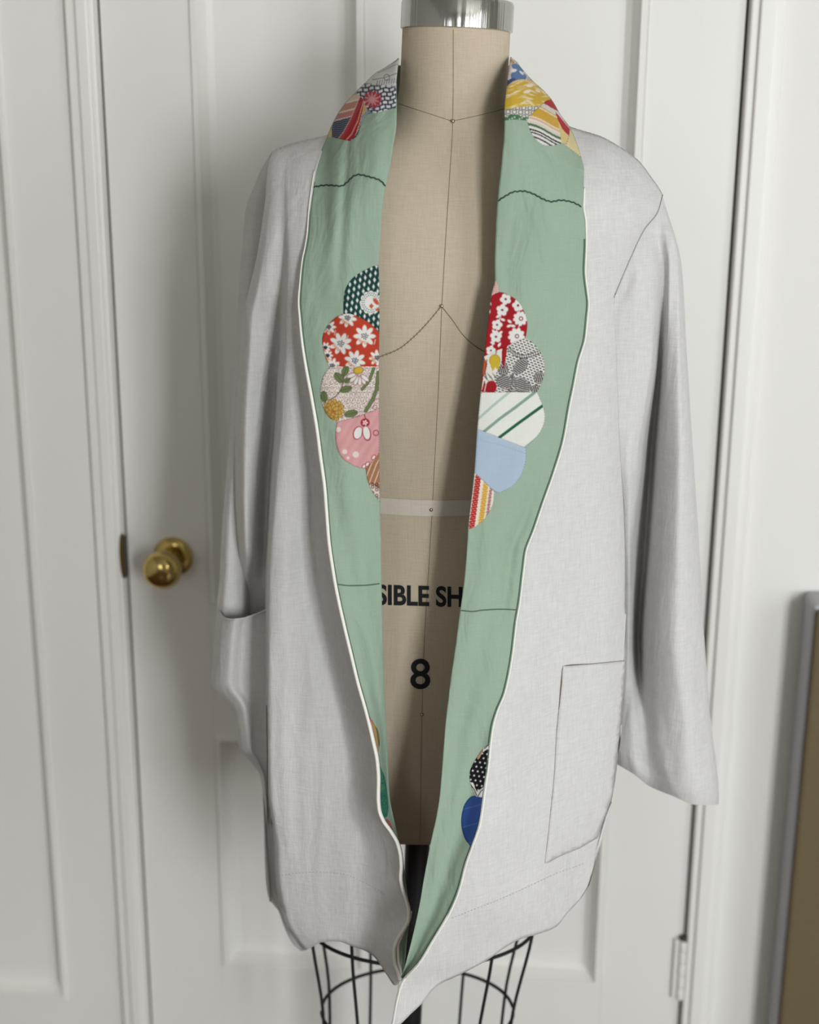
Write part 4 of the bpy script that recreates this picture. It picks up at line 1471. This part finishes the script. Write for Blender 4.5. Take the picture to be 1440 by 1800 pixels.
def p_stones(x, y):
    k = Ink(x, y, (226, 226, 224))
    nv = (36, 40, 70)
    u = x * 0.97 - y * 0.12
    v = y * 0.97 + x * 0.16 + 1.0 * np.sin(x * 0.3)
    r_ = np.floor(v / 7.0)
    k.sd(np.abs(v - (r_ + 0.5) * 7.0) * -1 + 2.45, nv)
    uu = u / 10.0 + 0.5 * (r_ % 2)
    k.sd(np.abs((uu - np.round(uu)) * 10.0) - 1.2, nv)
    top = np.clip((152 - y + 0.1 * (x - 660)) / 6.0, 0, 1)
    k.mix(top, (222, 221, 216))
    k.line([(655, 140), (675, 137), (700, 128)], 1.3, (130, 132, 136)).line([(665, 128), (690, 116), (702, 112)], 1.2, (160, 160, 158))
    k.ring(680, 136, 5, 1.2, (120, 122, 128))
    for i in range(9):
        k.line([(662 + i * 4.3, 150 - i * 0.6), (664 + i * 4.3, 142 - i * 0.6)], 0.9, (90, 94, 110))
    for i in range(10):
        a = 36 * i
        k.ell(655 + 9 * math.cos(R(a)), 175 + 9 * math.sin(R(a)), 7.5, 3.4, a, (196, 44, 56))
    for i in range(10):
        a = 36 * i + 18
        k.ell(654 + 6.5 * math.cos(R(a)), 175 + 6.5 * math.sin(R(a)), 7.0, 1.8, a, (226, 140, 150))
    k.disc(654, 175, 5, (230, 150, 160)).dots(654, 175, 4, 6, 0.8, (216, 190, 120))
    k.dots(652, 187, 5, 4, 1.2, nv)
    return k.c


def p_bands(x, y):
    k = Ink(x, y, (150, 160, 178))
    t = (x - 582) * 0.25 + (y - 223) * 0.97                   # bands slope down to the right
    for lo, hi, col in ((-90, -62, (150, 158, 176)), (-62, -50, (176, 176, 186)), (-50, -36, (222, 196, 172)), (-36, -33, (232, 222, 208)), (-33, -22, (210, 138, 108)), (-22, -19, (236, 214, 200)), (-19, -10, (206, 126, 120)), (-10, -8, (232, 214, 208)), (-8, 30, (44, 46, 76))):
        k.mix(((t >= lo) & (t < hi)).astype(float), col)
    d = t > -8
    s0 = k.c.copy()
    k.stripes(82, 3.6, 1.0, 0, (150, 156, 180), 1.2)
    k.c = np.where(d[:, None], k.c, s0)
    k.poly([(634, 170), (641, 172), (637, 200), (632, 222), (624, 240), (612, 250), (592, 250), (606, 228), (620, 200)], (178, 28, 40))
    k.line([(632, 172), (618, 206), (604, 232), (592, 247)], 1.3, (236, 206, 190))
    k.line([(640, 175), (629, 213), (618, 236), (606, 249)], 1.5, (240, 200, 170))
    for i in range(16):
        q_ = i / 15.0
        cx_, cy_ = 632 - 32 * q_, 182 + 62 * q_
        k.line([(cx_ - 3, cy_ + 1), (cx_ + 4, cy_ - 2)], 0.6, (226, 110, 110))
    k.poly([(641, 172), (652, 178), (648, 190), (636, 205), (630, 228), (624, 240), (632, 215), (637, 196)], (220, 178, 110))
    k.poly([(648, 190), (660, 196), (648, 199), (638, 210), (634, 222), (632, 230), (634, 212), (640, 200)], (140, 160, 186))
    return k.c


def p_yellowedge(x, y):
    return Ink(x, y, (222, 200, 128)).c


def p_blueflower(x, y):
    k = Ink(x, y, (220, 210, 200))
    bl = (84, 116, 166)
    k.ell(910, 120, 12, 6, 35, bl).ell(907, 133, 9, 8, 0, bl).ell(918, 134, 8, 6, 20, bl)
    k.ell(900, 143, 8, 5, -30, (60, 74, 120)).ell(894, 147, 5, 6, 0, (60, 74, 120))
    k.ell(903, 124, 6, 3, -10, (228, 224, 222)).ell(917, 128, 5, 2, 45, (228, 224, 222))
    k.ell(900, 108, 6, 3, 30, (196, 164, 90)).dots(905, 107, 6, 5, 0.8, (90, 80, 70))
    k.ell(932, 140, 7, 4, 40, (190, 170, 168))
    return k.c


def p_yellow(x, y):
    k = Ink(x, y, (208, 168, 40))
    rs = np.random.RandomState(4)
    for i in range(60):
        cx_, cy_ = rs.uniform(888, 972), rs.uniform(140, 190)
        a = rs.uniform(-28, -5) if cx_ < 925 else rs.uniform(-5, 30)
        k.ell(cx_, cy_, rs.uniform(3, 8), rs.uniform(0.6, 1.3), a, (232, 214, 182) if i % 3 else (222, 190, 120))
    for cx_, cy_, a, b, an in ((927, 161, 7, 3, -15), (931, 151, 6, 2.4, 0), (917, 154, 9, 4, 0), (946, 160, 5, 2, 20)):
        k.ell(cx_, cy_, a, b, an, (232, 218, 200) if a < 8 else (212, 176, 90))
    e = np.abs((y - 139) - (np.abs(x - 918) * 0.35)) < 2.0
    return k.mix(e * 0.7, (226, 190, 160)).c


def p_rings(x, y):
    k = Ink(x, y, (222, 216, 210))
    for j, yy in enumerate((188.5, 196.5, 204.5)):
        for i in range(7):
            k.ring(888 + i * 11.0 + (j % 2) * 5.5, yy + i * 0.35, 3.7, 1.1, (44, 46, 44))
    k.poly([(885, 208), (895, 202), (905, 201), (920, 205), (930, 206), (930, 216), (885, 216)], (66, 120, 76))
    for i in range(9):
        k.disc(892 + i * 4.3, 205 + (i * 5) % 7, 1.3, (222, 220, 208))
    return k.c


def p_stripes(x, y):
    k = Ink(x, y, (224, 216, 200))
    # bands run down to the right; t grows across them (down-left)
    bend = 2.0 * np.sin((x - 930) / 11.0)
    t = (y - 177) - (x - 961) * 0.42 + bend
    for lo, hi, col in ((-60, -12, (206, 130, 110)), (-12, 8, (182, 30, 38)), (8, 16, (210, 204, 200)), (16, 18.5, (210, 176, 110)), (18.5, 21, (228, 210, 170)), (21, 38, (210, 162, 46)), (38, 41, (230, 210, 170)), (41, 44, (216, 172, 150)), (44, 47, (232, 218, 196)),
                        (47, 52, (210, 206, 194)), (52, 56.5, (78, 118, 82)), (56.5, 61, (224, 222, 212)), (61, 64, (44, 44, 44)), (64, 66, (226, 224, 216)), (66, 68.5, (44, 44, 44)), (68.5, 73, (222, 220, 214)), (73, 76, (60, 58, 58)), (76, 99, (222, 220, 214))):
        k.mix(((t >= lo) & (t < hi)).astype(float), col)
    k.poly([(976, 196), (984, 204), (1004, 226), (1001, 240), (990, 228), (982, 214)], (186, 26, 36))
    k.line([(980, 199), (1001, 225)], 1.3, (236, 220, 214))
    k.line([(972, 176), (984, 194), (1002, 222)], 3.0, (200, 140, 128))
    k.poly([(982, 214), (990, 228), (1000, 240), (996, 254), (988, 252), (984, 232)], (220, 190, 120))
    return k.c


def p_cream(x, y):
    return Ink(x, y, (222, 204, 152)).c


def p_grey(x, y):
    return Ink(x, y, (128, 134, 140)).stripes(30, 3.5, 1.2, 0, (170, 174, 176)).c


def p_redgold(x, y):
    k = Ink(x, y, (188, 142, 78))
    k.poly([(640, 1250), (654, 1256), (654, 1280), (648, 1282)], (176, 44, 40))
    k.line([(652, 1262), (654, 1290), (660, 1305)], 1.2, (226, 200, 160))
    k.line([(660, 1270), (664, 1290), (667, 1312)], 2.2, (60, 96, 70))
    k.line([(656, 1300), (662, 1330)], 2.5, (176, 150, 120))
    return k.c


def p_teal(x, y):
    k = Ink(x, y, (44, 134, 110))
    rs = np.random.RandomState(8)
    for i in range(26):
        cx_, cy_ = rs.uniform(664, 684), rs.uniform(1345, 1440)
        k.ring(cx_, cy_, rs.uniform(2, 4), 0.8, (30, 92, 84) if i % 2 else (96, 150, 84))
    return k.c


def p_coral(x, y):
    return Ink(x, y, (206, 84, 86)).stripes(60, 5, 1.2, 0, (222, 130, 124)).c


def p_blackdot(x, y):
    k = Ink(x, y, (26, 24, 28))
    gx, gy = (x + 0.25 * y) / 9.0, (y - 0.15 * x) / 8.2
    gx = gx + 0.5 * (np.round(gy) % 2)
    d = np.hypot((gx - np.round(gx)) * 9, (gy - np.round(gy)) * 8.2)
    k.sd(d - 1.7, WHT)
    k.poly([(846, 1312), (870, 1300), (864, 1322), (856, 1316), (850, 1322)], WHT)
    k.line([(852, 1316), (858, 1310), (866, 1308)], 1.2, (30, 28, 30))
    k.poly([(838, 1330), (850, 1314), (848, 1324), (840, 1336)], (196, 140, 110))
    k.poly([(824, 1374), (832, 1376), (838, 1392), (850, 1384), (862, 1380), (852, 1404), (832, 1402)], WHT)
    k.line([(828, 1380), (834, 1388), (838, 1398)], 1.3, (30, 28, 30)).line([(840, 1400), (846, 1390), (856, 1384)], 1.3, (30, 28, 30))
    return k.c


def p_royal(x, y):
    k = Ink(x, y, (40, 72, 140))
    return k.stripes(75, 30, 1.6, 5, (66, 98, 160)).c


PETALS = [
    # knob-side lapel
    ('L', p_stones, [(702, 104), (699, 130), (697, 150), (696.5, 190), (685, 192), (668, 197), (655, 199), (646, 196), (641, 186), (638, 176), (626, 166), (632, 154), (640, 147), (662, 126), (680, 116)], 'white petal with navy stones and a pink flower'),
    ('L', p_bands, [(584, 241), (584, 222), (588, 212), (600, 192), (619, 169), (632, 164), (640, 176), (646, 190), (657, 198), (646, 201), (638, 210), (634, 222), (628, 238), (617, 248), (600, 245)], 'petal with navy, peach and red bands'),
    ('L', p_yellowedge, [(576, 243), (576, 232), (582, 222), (584, 234), (582, 242)], 'sliver of yellow cloth'),
    ('L', p_diamond, [(668, 465), (656, 468), (647, 472), (632, 480), (617, 492), (607, 510), (604, 530), (604, 553), (615, 552), (630, 557), (647, 566), (662, 579), (668, 586)], 'dark green petal with white diamonds'),
    ('L', p_redflower, [(606, 551), (615, 551), (630, 557), (647, 566), (662, 579), (668, 586), (668, 645), (640, 645), (602, 645), (580, 647), (577, 642), (570, 622), (566.5, 602), (570, 582), (582, 565), (595, 555)], 'red petal with white daisies'),
    ('L', p_garden, [(580, 645), (602, 643), (640, 643), (668, 643), (668, 719), (640, 728), (620, 735), (592, 742), (580, 735), (572, 725), (565, 706), (563, 690), (565.5, 670), (571, 656)], 'cream petal with leaves and a gold flower'),
    ('L', p_pink, [(592, 742), (620, 734.5), (640, 728), (668, 718), (668, 792), (655, 811), (643, 824), (630, 822), (615, 815), (600, 803), (592, 785), (589.5, 765)], 'pink petal with a white tulip'),
    ('L', p_brown, [(643, 824), (655, 811), (669, 790), (669, 884), (662, 875), (652, 860), (645, 840)], 'brown petal with cream stripes'),
    ('L', p_grey, [(632, 1222), (637, 1222), (642, 1238), (647, 1256), (641, 1256)], 'sliver of grey cloth'),
    ('L', p_redgold, [(640, 1254), (648, 1258), (653, 1264), (660, 1276), (665, 1284), (668, 1300), (666, 1318), (662, 1332), (655, 1310)], 'red and gold petal half hidden by the coat edge'),
    ('L', p_teal, [(664, 1346), (669, 1348), (676, 1364), (681, 1393), (683, 1419), (681, 1435), (674, 1438), (666, 1425), (662, 1400)], 'teal petal half hidden by the coat edge'),
    ('L', p_coral, [(676, 1442), (681, 1440), (686, 1445), (691, 1461), (693, 1470), (686, 1462), (678, 1450)], 'small coral petal'),
    # hinge-side lapel
    ('R', p_blueflower, [(896, 101), (899, 101), (907, 107), (918, 121), (938, 143), (930, 141), (918, 139), (902, 143), (890, 153)], 'cream petal with a blue flower'),
    ('R', p_yellow, [(889, 153), (902, 143), (918, 139), (932, 141), (938, 143), (957, 160), (970, 175), (961, 177), (949, 186), (916, 188), (885, 193)], 'yellow streaked petal'),
    ('R', p_rings, [(885, 192.5), (916, 187.5), (949, 185.5), (938, 197), (927, 212), (906, 210), (885, 212)], 'white petal with black rings and a green border'),
    ('R', p_stripes, [(961, 177), (970, 175), (986, 202), (1002, 224), (1000, 239), (996, 253), (988, 252), (971, 256), (954, 254), (942, 245), (931, 227), (926.5, 211), (938, 197), (949, 187)], 'striped petal in red, gold, green and black'),
    ('R', p_cream, [(1002, 224), (1011, 244), (1022, 277), (1003, 262), (992, 254), (996, 253), (1000, 239)], 'plain cream yellow petal'),
    ('R', p_dottip, [(868, 494), (873, 494), (876, 503), (879, 513), (870, 518), (860, 530), (860, 510)], 'sliver of pink dotted cloth'),
    ('R', p_redwhite, [(878, 513.5), (891, 517), (910, 529), (921, 546), (927, 567), (925.5, 587), (923, 596), (912, 598), (897, 606), (885, 612), (870, 618), (845, 630), (855, 575), (862, 518)], 'red petal with white blossoms'),
    ('R', p_sketch, [(845, 629), (870, 617), (885, 611), (897, 605), (912, 597), (924, 595), (941, 606), (954, 627), (957.5, 648), (954, 668), (944, 690), (842, 690)], 'white petal with a black sketched flower'),
    ('R', p_greenstripe, [(843, 694), (848, 690), (944, 689), (954, 713), (958, 734), (951, 757), (936, 776), (924, 788), (878, 770), (836, 753)], 'white petal with slanting green stripes'),
    ('R', p_blue, [(836, 752.5), (878, 769), (924, 787), (924.5, 809), (915, 838), (899, 856), (878, 867), (868, 863), (852, 848), (830, 828)], 'plain light blue petal'),
    ('R', p_hatch, [(830, 827), (852, 847), (869, 864), (866, 888), (852, 912), (837, 925), (820, 932)], 'petal hatched in red and yellow'),
    ('R', p_blackdot, [(864, 1303), (856, 1310), (849, 1316), (838, 1332), (828, 1350), (825.5, 1364), (827, 1377), (833, 1394), (837, 1401), (852, 1403), (856, 1382), (860, 1337)], 'black petal with white dots'),
    ('R', p_royal, [(833, 1399), (850, 1402), (846, 1437), (838, 1473), (829, 1490), (817, 1473), (811, 1446), (815, 1419), (824, 1404)], 'royal blue petal'),
]
for side, fn, poly_, label in PETALS:
    fi, fo = (LIN, LOUT) if side == 'L' else (RIN, ROUT)
    if side == 'L':
        cl_ = lambda b: np.clip(b[:, 0], LOUT(b[:, 1]) + 0.5, LIN(b[:, 1]) - 0.2)
    else:
        cl_ = lambda b: np.clip(b[:, 0], RIN(b[:, 1]) + 0.2, ROUT(b[:, 1]) - 0.5)
    m = patch_mesh('applique_petal', poly_, lambda x, y, s_=side: lapel_y(x, y, s_), 0.0011, 0.0003, 1.15, cl_, fn, 2.5)
    put('applique_petal', m, M_PRINT, lapels[side], label=label)
